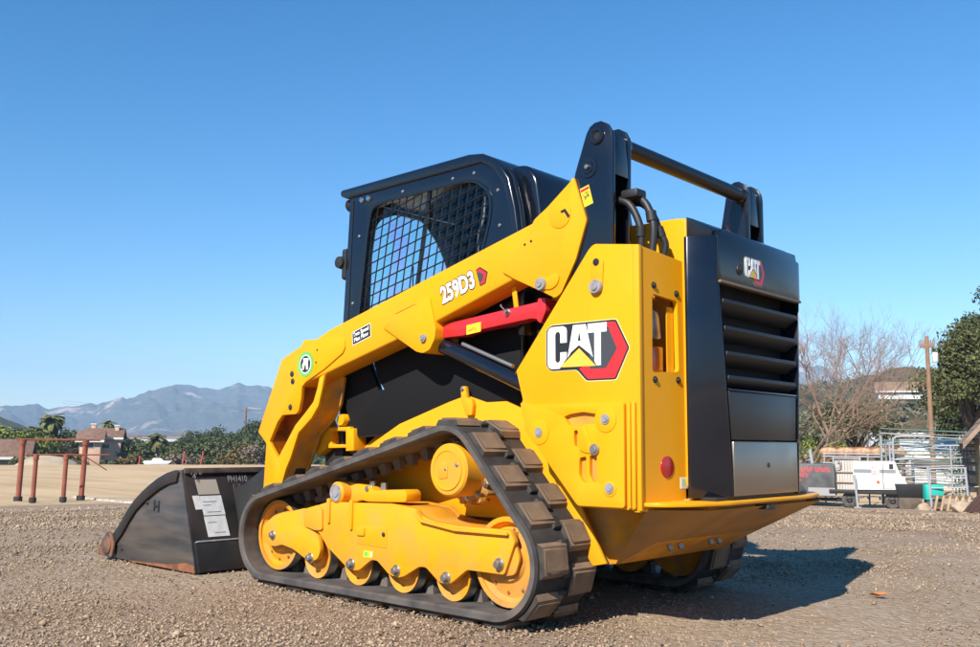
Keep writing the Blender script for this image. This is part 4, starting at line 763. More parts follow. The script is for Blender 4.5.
# back of the bucket: plane through (-2.155, .56) and (-1.955, 0)
bd = Vector((0.200, 0, -0.560)).normalized(); bn_ = Vector((0.560, 0, 0.200)).normalized()
def bq(y, t, d): v = Vector((-2.155, y, 0.560))+bd*t+bn_*d; return (v.x, v.y, v.z)
def fbq(u, v, d): return bq(u, v, d)
prism('bucket_top_rail', [(-BW, -0.004), (BW, -0.004), (BW, 0.028), (-BW, 0.028)], -0.01, 0.016, mat('rail_worn', (0.10, 0.055, 0.04), 0.6, col2=(0.03, 0.025, 0.023), nscale=12), bk, bev=0.003, f=fbq)
prism('heel_step', [(-BW, 0.425), (BW, 0.425), (BW, 0.590), (-BW, 0.590)], -0.01, 0.022, M_bk, bk, bev=0.004, f=fbq)
prism('step_edge', [(-BW+0.01, 0.418), (BW-0.01, 0.418), (BW-0.01, 0.426), (-BW+0.01, 0.426)], -0.01, 0.026, M_greyp, bk, bev=0.001, f=fbq)
prism('back_plate_frame', [(-0.56, 0.09), (0.56, 0.09), (0.56, 0.235), (-0.56, 0.235)], -0.01, 0.014, M_bk, bk, bev=0.004, f=fbq)
for y in (-0.52, -0.38, -0.2, 0.2, 0.4): prism('coupler_hook', [(y-0.02, 0.10), (y+0.02, 0.10), (y+0.01, 0.16), (y-0.01, 0.16)], 0.01, 0.04, M_bk, bk, bev=0.008, f=fbq)
for (u0, u1, t0, t1, m) in ((-0.80, -0.665, 0.062, 0.150, mat('beige_label', (0.42, 0.36, 0.28), 0.6)), (-0.785, -0.648, 0.158, 0.272, M_paper), (-0.83, -0.788, 0.155, 0.235, M_paper), (-0.775, -0.638, 0.277, 0.395, M_paper)):
    prism('paper_label', [(u0, t0), (u1, t0), (u1+0.012, t1), (u0+0.012, t1)], -0.002, 0.0014, m, bk, bev=0, f=fbq)
for (u0, u1, t0) in ((-0.77, -0.68, 0.19), (-0.77, -0.72, 0.21), (-0.75, -0.66, 0.25), (-0.755, -0.70, 0.31), (-0.72, -0.65, 0.37)):
    prism('label_print', [(u0, t0), (u1, t0), (u1, t0+0.006), (u0, t0+0.006)], -0.002, 0.0019, mat('grey_print', (0.30, 0.28, 0.28), 0.6), bk, bev=0, f=fbq)
M_chalk = mat('chalk_mark', (0.26, 0.26, 0.25), 0.9)
text_mesh('chalk_number', 'PH1410', lambda u, v: Vector(bq(-0.60+u, 0.085-v, 0.0166)), M_chalk, bk, size=0.055, sx=0.75)
text_mesh('chalk_number', "'4' ''", lambda u, v: Vector(bq(-0.83+u, 0.062-v, 0.0166)), M_chalk, bk, size=0.05, sx=0.9)
# ------------------------------------------------------------------ far terrain
def mount_mat(name, veg, veg2, rock, sc, thr):
    m = bpy.data.materials.new(name); m.use_nodes = True; N = m.node_tree.nodes; L = m.node_tree.links; b = N['Principled BSDF']; b.inputs['Roughness'].default_value = 1; b.inputs['Specular IOR Level'].default_value = 0
    tc = N.new('ShaderNodeTexCoord'); 
    def nz(s, d=8):
        n = N.new('ShaderNodeTexNoise'); n.inputs['Scale'].default_value = s; n.inputs['Detail'].default_value = d; n.inputs['Roughness'].default_value = 0.65; L.new(tc.outputs['Object'], n.inputs['Vector']); return n.outputs[0]
    def mx(f, a, c, lo, hi):
        r = N.new('ShaderNodeMapRange'); r.inputs[1].default_value = lo; r.inputs[2].default_value = hi; L.new(f, r.inputs[0])
        x = N.new('ShaderNodeMix'); x.data_type = 'RGBA'; L.new(r.outputs[0], x.inputs[0])
        for i, v in ((6, a), (7, c)):
            if hasattr(v, 'links'): L.new(v, x.inputs[i])
            else: x.inputs[i].default_value = (*v, 1)
        return x.outputs[2]
    c = mx(nz(sc*4), veg, veg2, 0.4, 0.6); c = mx(nz(sc), c, rock, thr, thr+0.1); L.new(c, b.inputs['Base Color'])
    bn = N.new('ShaderNodeBump'); bn.inputs['Strength'].default_value = 0.8; bn.inputs['Distance'].default_value = 0.5/sc*0.05; L.new(nz(sc*6), bn.inputs['Height']); L.new(bn.outputs[0], b.inputs['Normal'])
    return m
def ridge(name, pts, depth, base, m, rough, seed, nu=220, nv=44, power=1.2):
    """a hill: crest through pts (x, y, z); slopes fall towards the yard and behind, with gullies and spurs"""
    pts = [Vector(p) for p in pts]; d = [0.0]
    for a, b in zip(pts, pts[1:]): d.append(d[-1]+(b-a).length)
    t = np.linspace(0, d[-1], nu); X = np.interp(t, d, [p.x for p in pts]); Yv = np.interp(t, d, [p.y for p in pts]); Zc = np.interp(t, d, [p.z for p in pts])
    V = []; mid = Vector((2.7, -3.6, 0))
    for i in range(nu):
        o = Vector((X[i], Yv[i], 0)); w = (mid-o).normalized()
        fine = (pnoise(Vector((t[i]*26/depth, seed, 0.3)))*0.09+pnoise(Vector((t[i]*60/depth, seed, 1.3)))*0.05)*rough
        for j in range(nv):
            f = -0.35+1.35*j/(nv-1); g = max(0.0, 1-abs(f))**power if f >= 0 else max(0.0, 1-abs(f)*2)
            p = o+w*depth*f
            n1 = abs(pnoise(Vector((t[i]*4.5/depth, f*1.6, seed))))*2-0.5; n2 = pnoise(Vector((t[i]*13/depth, f*5, seed+4)))
            amp = rough*min(1, abs(f)*5)*(1-max(0, f))
            n3 = pnoise(Vector((t[i]*31/depth, f*14, seed+9))); n4 = pnoise(Vector((t[i]*70/depth, f*33, seed+2)))
            z = base+(Zc[i]+fine-base)*g-amp*(n1*0.50+n2*0.26+n3*0.15+n4*0.08)
            V.append((p.x, p.y, max(z, base-1)))
    F = [(i*nv+j, (i+1)*nv+j, (i+1)*nv+j+1, i*nv+j+1) for i in range(nu-1) for j in range(nv-1)]
    me = bpy.data.meshes.new(name); me.from_pydata(V, [], F); me.materials.append(m); me.polygons.foreach_set('use_smooth', [True]*len(F))
    o = bpy.data.objects.new(name, me); COL.objects.link(o); return struct(o)
M_mnt = mount_mat('chaparral_mountain', (0.055, 0.06, 0.045), (0.10, 0.09, 0.07), (0.48, 0.35, 0.28), 0.0062, 0.555)
ridge('mountain_range', [(-3850.0, 601.7, 26.0), (-3773.3, 971.8, 77.1), (-3664.1, 1324.6, 114.7), (-3574.3, 1420.3, 127.3), (-3560.1, 1455.3, 113.4), (-3540.7, 1501.8, 120.2), (-3453.9, 1574.9, 134.0), (-3428.2, 1629.9, 140.8), (-3336.9, 1702.0, 168.0), (-3259.6, 1742.0, 194.5), (-3184.9, 1774.4, 204.7), (-3167.5, 1805.2, 204.2), (-3153.0, 1830.4, 191.2), (-3137.9, 1856.2, 200.9), (-3118.8, 1888.0, 192.9), (-3076.6, 1956.0, 211.4), (-3060.6, 1980.9, 204.6), (-3043.7, 2006.7, 212.9), (-3022.8, 2038.1, 209.9), (-3005.1, 2064.1, 193.9), (-2896.4, 2295.3, 179.6), (-2692.8, 2530.9, 223.6), (-2406.7, 2804.3, 215.7), (-2066.6, 3003.1, 276.3), (-1719.6, 3157.6, 353.3), (-1433.0, 3188.3, 300.5), (-1368.8, 3216.4, 279.8), (-1335.5, 3230.4, 261.5), (-1243.1, 3267.1, 200.2), (-1068.3, 3328.4, 89.0), (-841.5, 3393.0, 36.2)], 1500, -12, M_mnt, 120, 3.3, 700, 90, 1.35)
M_hill = mount_mat('brushy_hill', (0.055, 0.06, 0.025), (0.12, 0.10, 0.05), (0.24, 0.17, 0.10), 0.02, 0.60)
ridge('left_hill', [(-882.6, 158.1, 25.2), (-868.8, 221.0, 24.0), (-853.0, 275.1, 22.1), (-843.3, 303.4, 18.6), (-838.4, 316.5, 13.7), (-832.0, 332.9, 5.4), (-822.7, 355.1, -1.2)], 350, -9, M_hill, 12, 8.1, 90, 24)
ridge('valley_rise', [(-641.7, 269.7, -0.8), (-646.9, 306.8, 2.2), (-631.8, 336.6, 3.3), (-611.0, 372.8, 5.2), (-562.7, 408.9, 7.1), (-506.8, 476.3, 9.5), (-430.0, 546.6, 10.4), (-345.6, 603.5, 12.5)], 260, -7, M_hill, 7, 5.2, 120, 20)
ridge('right_hill', [(-228.2, 347.1, 13.4), (-198.6, 364.9, 20.0), (-172.5, 378.1, 25.8), (-150.0, 366.0, 25.3), (-130.7, 352.2, 26.5), (-120.7, 345.1, 28.3), (-111.2, 337.9, 29.2), (-105.1, 339.8, 28.3), (-97.7, 342.1, 26.3), (-85.8, 345.3, 28.1), (-65.7, 349.8, 32.0), (-39.0, 353.9, 33.0), (-6.4, 356.2, 23.2), (13.6, 356.2, 11.8)], 270, -4, M_hill, 14, 2.4, 200, 44, 1.0)

# ------------------------------------------------------------------ plants
def leaf_mat(name, c, c2, isl=0.45): return mat(name, c, 0.75, col2=c2, nscale=0.6, island=isl, spec=0.25)
M_oak = leaf_mat('oak_leaves', (0.085, 0.095, 0.032), (0.115, 0.12, 0.045))
M_oakd = leaf_mat('dark_oak_leaves', (0.05, 0.068, 0.024), (0.075, 0.092, 0.034))
M_olive = leaf_mat('olive_grey_leaves', (0.12, 0.115, 0.06), (0.16, 0.14, 0.08))
M_lime = leaf_mat('bright_green_leaves', (0.14, 0.17, 0.03), (0.19, 0.20, 0.045))
M_dry = leaf_mat('dry_brush_twigs', (0.22, 0.16, 0.11), (0.17, 0.13, 0.09))
M_orange = leaf_mat('orange_brush_leaves', (0.20, 0.12, 0.04), (0.12, 0.12, 0.04))
M_palm = leaf_mat('palm_fronds', (0.12, 0.13, 0.04), (0.18, 0.16, 0.06))
M_bark = mat('grey_bark', (0.13, 0.10, 0.075), 0.95, col2=(0.075, 0.055, 0.04), nscale=4, bump=0.4, bscale=12)
M_barkp = mat('pale_bark', (0.30, 0.22, 0.17), 0.9, col2=(0.20, 0.14, 0.10), nscale=3, bump=0.3, bscale=12)
M_barkd = mat('dark_bark', (0.045, 0.035, 0.028), 0.95, col2=(0.025, 0.02, 0.016), nscale=4, bump=0.4, bscale=12)
def leaves(name, cen, rad, n, size, m, parent, rg, aspect=1.6):
    """many small leaf faces spread through clumps: cen (k,3), rad (k,)"""
    k = len(cen); idx = rg.integers(0, k, n); u = rg.normal(size=(n, 3)); u /= np.linalg.norm(u, axis=1)[:, None]
    p = cen[idx]+u*(rad[idx]*rg.uniform(0.25, 1.0, n)**0.6)[:, None]*np.array([1, 1, 0.8])
    nr = u*0.6+rg.normal(size=(n, 3))*0.7+np.array([0, 0, 0.4]); nr /= np.linalg.norm(nr, axis=1)[:, None]
    a = np.cross(nr, rg.normal(size=(n, 3))); a /= np.linalg.norm(a, axis=1)[:, None]; b = np.cross(nr, a)
    s = size*rg.uniform(0.5, 1.25, n)[:, None]
    V = np.stack([p-a*s*aspect*0.5, p+b*s*0.5, p+a*s*aspect*0.5, p-b*s*0.5], 1).reshape(-1, 3)
    F = np.arange(4*n).reshape(n, 4)
    me = bpy.data.meshes.new(name); me.vertices.add(len(V)); me.vertices.foreach_set('co', V.ravel()); me.loops.add(4*n); me.loops.foreach_set('vertex_index', F.ravel().astype(np.int32))
    me.polygons.add(n); me.polygons.foreach_set('loop_start', np.arange(0, 4*n, 4, dtype=np.int32)); me.polygons.foreach_set('loop_total', np.full(n, 4, np.int32)); me.update(); me.validate()
    me.materials.append(m); o = bpy.data.objects.new(name, me); COL.objects.link(o); o.parent = parent; return o
def tree(label, x, y, h, w, m, bark, seed, nleaf=1800, leaf=0.3, crown0=0.25, clumps=34, name='oak_tree', group=None, lean=0.0, z=None, cat='tree'):
    rg = np.random.default_rng(seed); z0 = float(gz(x, y)) if z is None else z
    t = thing(name, label, cat, (x, y, z0), group)
    bm = bmesh.new(); r = 0.035*h
    top = Vector((lean*h, 0, h*0.62)); addtube(bm, spline([(0, 0, -0.4), (rg.normal()*0.02*h, rg.normal()*0.02*h, h*0.2), top*0.7, top], 3), [r*1.2, r*1.1, r, r*0.95, r*0.9, r*0.8, r*0.7, r*0.6, r*0.5, r*0.3], 7)
    cen = []; rad = []
    for k in range(clumps):
        a = rg.uniform(0, 6.283); q = rg.uniform(0, 1); el = rg.uniform(-0.35, 1.0)
        rr = w*0.5*math.sqrt(max(0.05, 1-max(0, el)**2))*rg.uniform(0.35, 0.92)
        cz = h*(crown0+(1-crown0)*0.5)+el*h*(1-crown0)*0.44*rg.uniform(0.55, 1)
        cen.append((rr*math.cos(a)+lean*cz, rr*math.sin(a), cz)); rad.append(w*rg.uniform(0.09, 0.17))
        if k % 4 == 0:
            c = Vector(cen[-1]); st = Vector((lean*h*0.4, 0, h*rg.uniform(0.18, 0.4))); addtube(bm, [st, st.lerp(c, 0.5)+Vector((0, 0, h*0.03)), c], [r*0.5, r*0.32, r*0.12], 5)
    finish('trunk', bm, bark, t); leaves('crown', np.array(cen), np.array(rad), nleaf, leaf, m, t, rg); return t
def shrub(label, x, y, h, w, m, seed, nleaf=700, leaf=0.16, group=None, name='shrub', z=None):
    rg = np.random.default_rng(seed); z0 = float(gz(x, y)) if z is None else z
    t = thing(name, label, 'shrub', (x, y, z0), group); bm = bmesh.new(); cen = []; rad = []
    for k in range(16):
        a = rg.uniform(0, 6.283); rr = w*0.42*math.sqrt(rg.uniform(0, 1)); c = (rr*math.cos(a), rr*math.sin(a), h*rg.uniform(0.3, 0.85)*(1-0.3*rr/(w*0.5))); cen.append(c); rad.append(min(w, h)*rg.uniform(0.14, 0.24))
        if k % 2 == 0: addtube(bm, [(c[0]*0.15, c[1]*0.15, -0.1), (c[0]*0.6, c[1]*0.6, c[2]*0.5), c], [0.03*h, 0.02*h, 0.006*h], 5)
    finish('stem', bm, M_bark, t); leaves('foliage', np.array(cen), np.array(rad), nleaf, leaf, m, t, rg); return t
def bare_tree(label, x, y, h, seed, bark, trunks, levels=5, name='bare_tree', group=None, z=None, spread=0.55, rbase=0.03, kids=3):
    rg = np.random.default_rng(seed); z0 = float(gz(x, y)) if z is None else z
    t = thing(name, label, 'tree', (x, y, z0), group)
    def grow(bm, p, d, ln, r, lv):
        q = p+d*ln; midp = p.lerp(q, 0.5)+Vector(rg.normal(size=3))*ln*0.07
        addtube(bm, [p, midp, q], [r, r*0.82, r*0.64], 5 if lv < 3 else 4 if lv < 4 else 3)
        if lv <= 0: return
        for k in range(kids if lv > 1 else kids+1):
            nd = (d+Vector(rg.normal(size=3))*spread+Vector((0, 0, 0.18))).normalized()
            s = q if k < 2 else p.lerp(q, rg.uniform(0.45, 0.9))
            grow(bm, s, nd, ln*rg.uniform(0.58, 0.82), r*rg.uniform(0.5, 0.66), lv-1)
    for k, (p0, d0, l0) in enumerate(trunks):
        bm = bmesh.new(); grow(bm, Vector(p0), Vector(d0).normalized(), l0, rbase*h, levels); finish('trunk' if k == 0 else 'limb', bm, bark, t, sharp=1.5)
    return t
def palm(label, x, y, h, w, seed, group=None, n=34):
    rg = np.random.default_rng(seed); z0 = float(gz(x, y)); t = thing('palm_tree', label, 'palm', (x, y, z0), group)
    tube('trunk', [(0, 0, -0.3), (0.05*h*rg.normal()*0.3, 0, h*0.45), (0, 0, h*0.82)], [0.035*h, 0.03*h, 0.028*h], M_bark, t, 8)
    V = []; F = []
    for k in range(n):
        a = rg.uniform(0, 6.283); el = rg.uniform(-0.5, 1.25); L_ = w*0.5*rg.uniform(0.8, 1.1); dx, dy = math.cos(a), math.sin(a); prev = None
        px, pz = 0.0, h*0.84; e = el
        for q in range(6):
            wd = 0.13*w*(0.5+q)/3*(1-q/6.2); V += [(px*dx-dy*wd, px*dy+dx*wd, pz-0.4*wd), (px*dx, px*dy, pz), (px*dx+dy*wd, px*dy-dx*wd, pz-0.4*wd)]
            i = len(V)-3
            if prev is not None: F += [(prev, prev+1, i+1, i), (prev+1, prev+2, i+2, i+1)]
            prev = i; px += L_/6*math.cos(e); pz += L_/6*math.sin(e); e -= 0.34
    me = bpy.data.meshes.new('crown'); me.from_pydata(V, [], F); me.materials.append(M_palm); o = bpy.data.objects.new('crown', me); COL.objects.link(o); o.parent = t; return t

# ---- left: the belt of trees beyond the dirt field
G1 = 'trees beyond the dirt field'
T = [  # x, y, height, width, foliage, label
 (-131.64, 63.01, 5.46, 6, 0, 'dark green tree directly right of the pink house'),
 (-144.17, 71.48, 5.08, 6, 0, 'dark green tree behind the small yellow palm, left side'),
 (-152.09, 77.93, 4.96, 6, 0, 'dark green tree straight behind the white boat'),
 (-144.84, 76.65, 4.63, 6, 1, 'olive green tree above the gap right of the white boat'),
 (-136.78, 74.68, 4.96, 7, 0, 'dark green tree above the left red marker post near the bucket'),
 (-144.49, 81.36, 6.72, 9, 0, 'tall dark oak above the bucket, left one of the pair'),
 (-133.07, 77.12, 5.63, 7, 1, 'olive green tree over the middle of the bucket'),
 (-144.01, 86.08, 7.5, 9, 0, 'tall dark oak above the bucket labels'),
 (-132.67, 81.6, 6.34, 8, 0, 'dark tree left of the utility pole'),
 (-135.59, 86.31, 7.1, 8, 0, 'dark tree under the utility pole'),
 (-128.53, 84.3, 8.48, 9, 0, 'tallest dark oak touching the loader arm'),
 (-128.81, 87.44, 7.74, 8, 0, 'dark oak half hidden by the front of the loader arm'),
 (-128.68, 44.62, 6.81, 8, 2, 'bright green tree at the left edge above the low brown roof'),
 (-137.43, 49.77, 6.44, 8, 0, 'dark tree second from the left edge'),
 (-125.62, 47.04, 6.18, 8, 2, 'bright green tree behind the left rusty post'),
 (-136.22, 52.85, 7.06, 7, 1, 'olive tree behind the small rusty posts'),
 (-139.0, 59.08, 5.87, 6, 1, 'olive tree left of the pink house gable'),
 (-122.26, 59.41, 4.72, 6, 1, 'olive tree low behind the rusty bush right of the pink house'),
 (-130.42, 65.42, 4.59, 6, 0, 'dark tree left behind the white boat'),
 (-129.42, 67.31, 4.17, 5, 1, 'low olive tree right behind the white boat'),
 (-126.79, 67.96, 4.48, 6, 0, 'dark tree between the white boat and the red posts'),
 (-123.22, 68.19, 4.79, 7, 1, 'olive tree between the two leaning red posts'),
 (-123.18, 70.26, 5.25, 7, 0, 'dark tree right above the right red post'),
 (-121.38, 71.33, 5.26, 7, 1, 'olive tree over the bucket centre, front row'),
 (-122.11, 73.96, 5.59, 7, 0, 'dark tree front row left of the orange bush'),
 (-118.5, 74.07, 5.44, 7, 1, 'olive tree front row above the orange bush'),
 (-119.08, 76.84, 6.07, 8, 0, 'dark tree front row beside the loader arm'),
 (-117.11, 77.97, 6.23, 8, 1, 'olive tree front row touching the loader arm'),
 (-150.11, 70.77, 5.57, 6, 0, 'dark tree peeping over the pink house on its right'),
 (-144.05, 60.02, 6.67, 7, 0, 'dark tree behind the grey leafless tree'),
 (-142.94, 57.54, 6.92, 7, 1, 'olive tree under the shaggy palm'),
 (-130.16, 94.15, 6.87, 8, 0, 'dark oak glimpsed under the loader arm'),
 (-134.1, 44.31, 6.59, 9, 0, 'dark tree just past the left edge of the view')]
KM = (M_oakd, M_oak, M_lime)
for i, (x, y, h, w, k, lb) in enumerate(T): tree(lb, x, y, h, w, KM[k], M_barkd, 200+i, 3400, 0.28, 0.06, 48, group=G1)
bare_tree('grey leafless tree behind the small rusty posts', -125.93, 51.55, 7.0, 41, M_bark, [((0, 0, -0.3), (0.1, 0, 1), 1.7), ((0, 0, 0.6), (-0.5, 0.2, 1), 1.5), ((0, 0, 0.8), (0.5, -0.2, 0.9), 1.5)], 5, spread=0.6, rbase=0.016)
bare_tree('thin leafless tree rising over the far trees near the middle distance', -200.19, 104.63, 9.0, 43, M_bark, [((0, 0, -0.3), (0.1, 0, 1), 2.6), ((0, 0, 0.6), (-0.3, 0.2, 1), 2.2)], 4, spread=0.5, rbase=0.012)
palm('tall shaggy palm behind the rusty posts', -133.99, 53.03, 9.0, 5.2, 3, 'palms left of the loader', 46)
palm('smaller palm left of the shaggy palm', -136.52, 52.11, 7.0, 4.6, 4, 'palms left of the loader')
palm('palm rising behind the roof of the pink house', -155.38, 71.35, 9.0, 4.2, 5, 'palms left of the loader')
palm('small yellow palm behind the white boat', -107.55, 55.20, 5.4, 4.2, 6, 'palms left of the loader')
for (xx, yy, hh, ww, mm, sd, lb) in ((-89.19, 47.10, 2.7, 4.0, M_dry, 61, 'pale dry brush between the white boat and the red posts'), (-92.74, 50.99, 2.9, 3.6, M_dry, 62, 'pale dry brush right of the red marker posts'), (-85.86, 52.72, 3.3, 4.4, M_orange, 63, 'orange tinged bush above the bucket rim'), (-87.22, 56.13, 3.8, 4.2, M_dry, 64, 'grey dry brush beside the loader arm'), (-93.76, 44.87, 2.4, 3.4, M_orange, 65, 'low rusty bush right of the pink house'), (-99.72, 41.60, 2.6, 3.6, M_orange, 66, 'rusty low bush between the rusty posts'), (-93.38, 53.85, 3.0, 3.6, M_oak, 67, 'green bush above the left part of the bucket'), (-96.39, 44.04, 2.2, 2.4, M_oak, 68, 'small green bush before the pink house'), (-97.94, 35.46, 2.6, 3.4, M_oak, 69, 'green bush right of the low brown roof'), (-89.48, 44.45, 2.0, 2.6, M_oak, 70, 'small green bush left of the white boat')):
    shrub(lb, xx, yy, hh, ww, mm, sd, 650, 0.22, 'brush along the dirt field')

# ---- houses
M_pink = mat('pink_stucco', (0.62, 0.39, 0.27), 0.9, col2=(0.57, 0.36, 0.25), nscale=0.8)
M_roof = mat('brown_shingles', (0.23, 0.125, 0.08), 0.9, col2=(0.14, 0.09, 0.065), nscale=2.5)
M_pane = mat('house_window_glass', (0.03, 0.04, 0.05), 0.1)
M_trim = mat('white_trim', (0.68, 0.66, 0.62), 0.7)
def house(label, x, y, z, rz, L_, W_, H_, rise, mw, mr_, wins=(), chim=(), name='house', over=0.5):
    t = thing(name, label, 'house', (x, y, z), None, rz)
    box('wall', -L_/2, L_/2, -W_/2, W_/2, -0.5, H_, mw, t, 0.02)
    for sx in (-1, 1): prism('gable', [(-W_/2, H_), (W_/2, H_), (0, H_+rise)], sx*(L_/2-0.15), sx*(L_/2), mw, t, 'x', 0)
    for sy in (-1, 1):
        sl_ = rise/(W_/2); e = W_/2+over
        r_ = prism('roof', [(0, H_+rise+0.15), (sy*e, H_-over*sl_+0.15), (sy*e, H_-over*sl_-0.05), (0, H_+rise-0.05)], -L_/2-over, L_/2+over, mr_, t, 'x', 0.02)
        prism('fascia', [(sy*(e+0.02), H_-over*sl_+0.16), (sy*(e+0.10), H_-over*sl_+0.16), (sy*(e+0.10), H_-over*sl_-0.12), (sy*(e+0.02), H_-over*sl_-0.12)], -L_/2-over, L_/2+over, M_trim, t, 'x', 0)
    for (ax, u, v, w, h) in wins:
        if ax == 'y-': w_ = box('window', u-w/2, u+w/2, -W_/2-0.05, -W_/2+0.02, v, v+h, M_trim, t, 0.01); box('pane', u-w/2+0.08, u+w/2-0.08, -W_/2-0.07, -W_/2, v+0.08, v+h-0.08, M_pane, w_, 0)
        else: w_ = box('window', L_/2-0.02, L_/2+0.05, u-w/2, u+w/2, v, v+h, M_trim, t, 0.01); box('pane', L_/2, L_/2+0.07, u-w/2+0.08, u+w/2-0.08, v+0.08, v+h-0.08, M_pane, w_, 0)
    for (cx_, cy_, w, h) in chim: c_ = box('chimney', cx_-w/2, cx_+w/2, cy_-w/2, cy_+w/2, H_, H_+rise+h, mw, t, 0.02); box('chimney_cap', cx_-w/2-0.1, cx_+w/2+0.1, cy_-w/2-0.1, cy_+w/2+0.1, H_+rise+h, H_+rise+h+0.15, M_trim, c_, 0)
    return t
house('two storey pink stucco house with brown roof and two chimneys', -123.87, 56.12, -3.5, R(58), 4.6, 4.0, 4.5, 1.1, M_pink, M_roof, (('y-', 0.4, 2.9, 1.2, 0.7), ('y-', -1.4, 2.9, 0.8, 0.7), ('x+', 0.0, 2.9, 1.0, 0.7), ('y-', 0.4, 0.5, 1.2, 1.0)), ((-1.5, 0.2, 0.55, 0.6), (1.6, -0.4, 0.5, 0.4)), over=0.35)
house('low pink wing with brown gable roof beside the pink house', -121.83, 53.38, -3.5, R(58), 2.6, 2.4, 4.3, 0.9, M_pink, M_roof, (('y-', 0.0, 3.0, 1.0, 0.8),))
house('low house with brown roof at the left edge', -108.00, 37.12, -3.0, R(62), 5.5, 4.5, 1.9, 1.6, mat('tan_stucco', (0.36, 0.27, 0.20), 0.9), M_roof)
M_wht = mat('far_white_wall', (0.70, 0.68, 0.64), 0.9)
for i, (u, x, y, l, lb) in enumerate(((1, -498.30, 246.48, 12, 'far white house on the valley rise, leftmost'), (2, -530.81, 270.82, 9, 'far white house on the valley rise, second from left'), (3, -541.20, 293.90, 12, 'far white house on the valley rise, third from left'), (4, -501.24, 283.42, 9, 'far white house on the valley rise, rightmost'))):
    house(lb, x, y, -1.6+0.4*i, R(60), l, 7, 3.0, 1.4, M_wht, M_roof)
bm = bmesh.new(); bmesh.ops.create_icosphere(bm, subdivisions=4, radius=1)
for v in bm.verts: v.co = Vector((v.co.x*3.6, v.co.y*2.6, max(-0.3, v.co.z*1.35)+pnoise(v.co*2.3)*0.14))
md = finish('dirt_mound', bm, mat('pale_dirt', (0.42, 0.33, 0.22), 0.95, col2=(0.35, 0.27, 0.17), nscale=1.2), None, loc=(-82.31, 31.44, -2.1)); tag(md, 'pale heap of dirt behind the small rusty posts', 'mound')

# ---- utility poles
M_pole = mat('weathered_pole', (0.22, 0.13, 0.075), 0.9, col2=(0.14, 0.085, 0.05), nscale=3)
M_poleo = mat('orange_brown_pole', (0.28, 0.165, 0.095), 0.9, col2=(0.22, 0.13, 0.075), nscale=3)
def upole(label, x, y, z0, h, r, m, arms, rz, group=None):
    t = thing('utility_pole', label, 'utility pole', (x, y, z0), group, rz); tube('post', [(0, 0, -0.5), (0, 0, h*0.5), (0, 0, h)], [r, r*0.9, r*0.75], m, t, 10)
    for hz, ln in arms:
        a = box('crossarm', -ln/2, ln/2, -0.06, 0.06, hz-0.06, hz+0.06, m, t, 0.01)
        for q in (-0.45, -0.2, 0.2, 0.45): cyl('insulator', (q*ln, 0, hz+0.06), (q*ln, 0, hz+0.2), 0.05, M_greyp, a, seg=8)
    return t
upole('far dark utility pole with crossarm left of the loader arm', -156.71, 99.69, -4.5, 11.6, 0.22, M_pole, ((11.0, 1.9),), R(45))
pr_ = upole('orange brown utility pole with white transformer at the right', -8.25, 31.69, -1.13, 5.8, 0.09, M_poleo, ((5.45, 0.5),), R(20))
cyl('transformer', (0.24, -0.1, 4.85), (0.24, -0.1, 5.2), 0.10, mat('pale_transformer', (0.6, 0.6, 0.58), 0.5), pr_, seg=16, bev=0.02)
# ---- power line
bm = bmesh.new()
for (a, b) in (((-162.94, 66.73), (-156.71, 99.69)), ((-156.71, 99.69), (-164.63, 154.12))):
    for k in (0.0, 0.45):
        A = Vector((a[0], a[1], 6.9+k)); B = Vector((b[0], b[1], 6.9+k)); addtube(bm, [A.lerp(B, t)+Vector((0, 0, -3.2*t*(1-t))) for t in np.linspace(0, 1, 14)], 0.022, 4)
wl = finish('power_line', bm, M_greyp); tag(wl, 'thin power lines sagging across the distant mountain', 'power line')

# ---- rusty pipe racks on the left
M_rpipe = mat('rusty_red_pipe', (0.30, 0.085, 0.045), 0.8, col2=(0.18, 0.06, 0.035), nscale=5, bump=0.2, bscale=30)
def rack(label, posts, zb, h, bar0, bar1, r, rb_, braces=()):
    a = Vector(posts[0]); t = thing('pipe_rack', label, 'pipe rack', (a.x, a.y, zb))
    for p in posts:
        q = (p[0]-a.x, p[1]-a.y); ps = tube('post', [(q[0], q[1], -0.35), (q[0]+p[2], q[1], h)], r, M_rpipe, t, 14); tube('cap', [(q[0]+p[2], q[1], h-0.10), (q[0]+p[2], q[1], h+0.05)], r*1.25, M_rpipe, ps, 14)
        tube('foot', [(q[0], q[1], 0.0), (q[0], q[1], 0.14)], r*1.6, mat('black_foot', (0.03, 0.028, 0.026), 0.8), ps, 12)
    tube('top_bar', [(bar0[0]-a.x, bar0[1]-a.y, h+0.05), (bar1[0]-a.x, bar1[1]-a.y, h+0.05)], rb_, M_rpipe, t, 10)
    for (p, q) in braces: tube('brace', [(p[0]-a.x, p[1]-a.y, p[2]), (q[0]-a.x, q[1]-a.y, q[2])], rb_*0.8, M_rpipe, t, 8)
rack('taller rusty red pipe rack with two thick posts and long top bar', [(-26.00, 7.45, 0.08), (-25.35, 9.00, 0.10)], -1.095, 1.74, (-26.05, 7.32), (-25.16, 9.41), 0.075, 0.030)
rack('shorter rusty red pipe rack standing between the taller posts', [(-25.11, 7.51, 0.04), (-24.81, 8.24, 0.04)], -1.083, 1.30, (-25.20, 7.29), (-24.32, 9.31), 0.062, 0.021, (((-24.60, 8.72, 1.3), (-24.35, 9.27, 0.9)),))
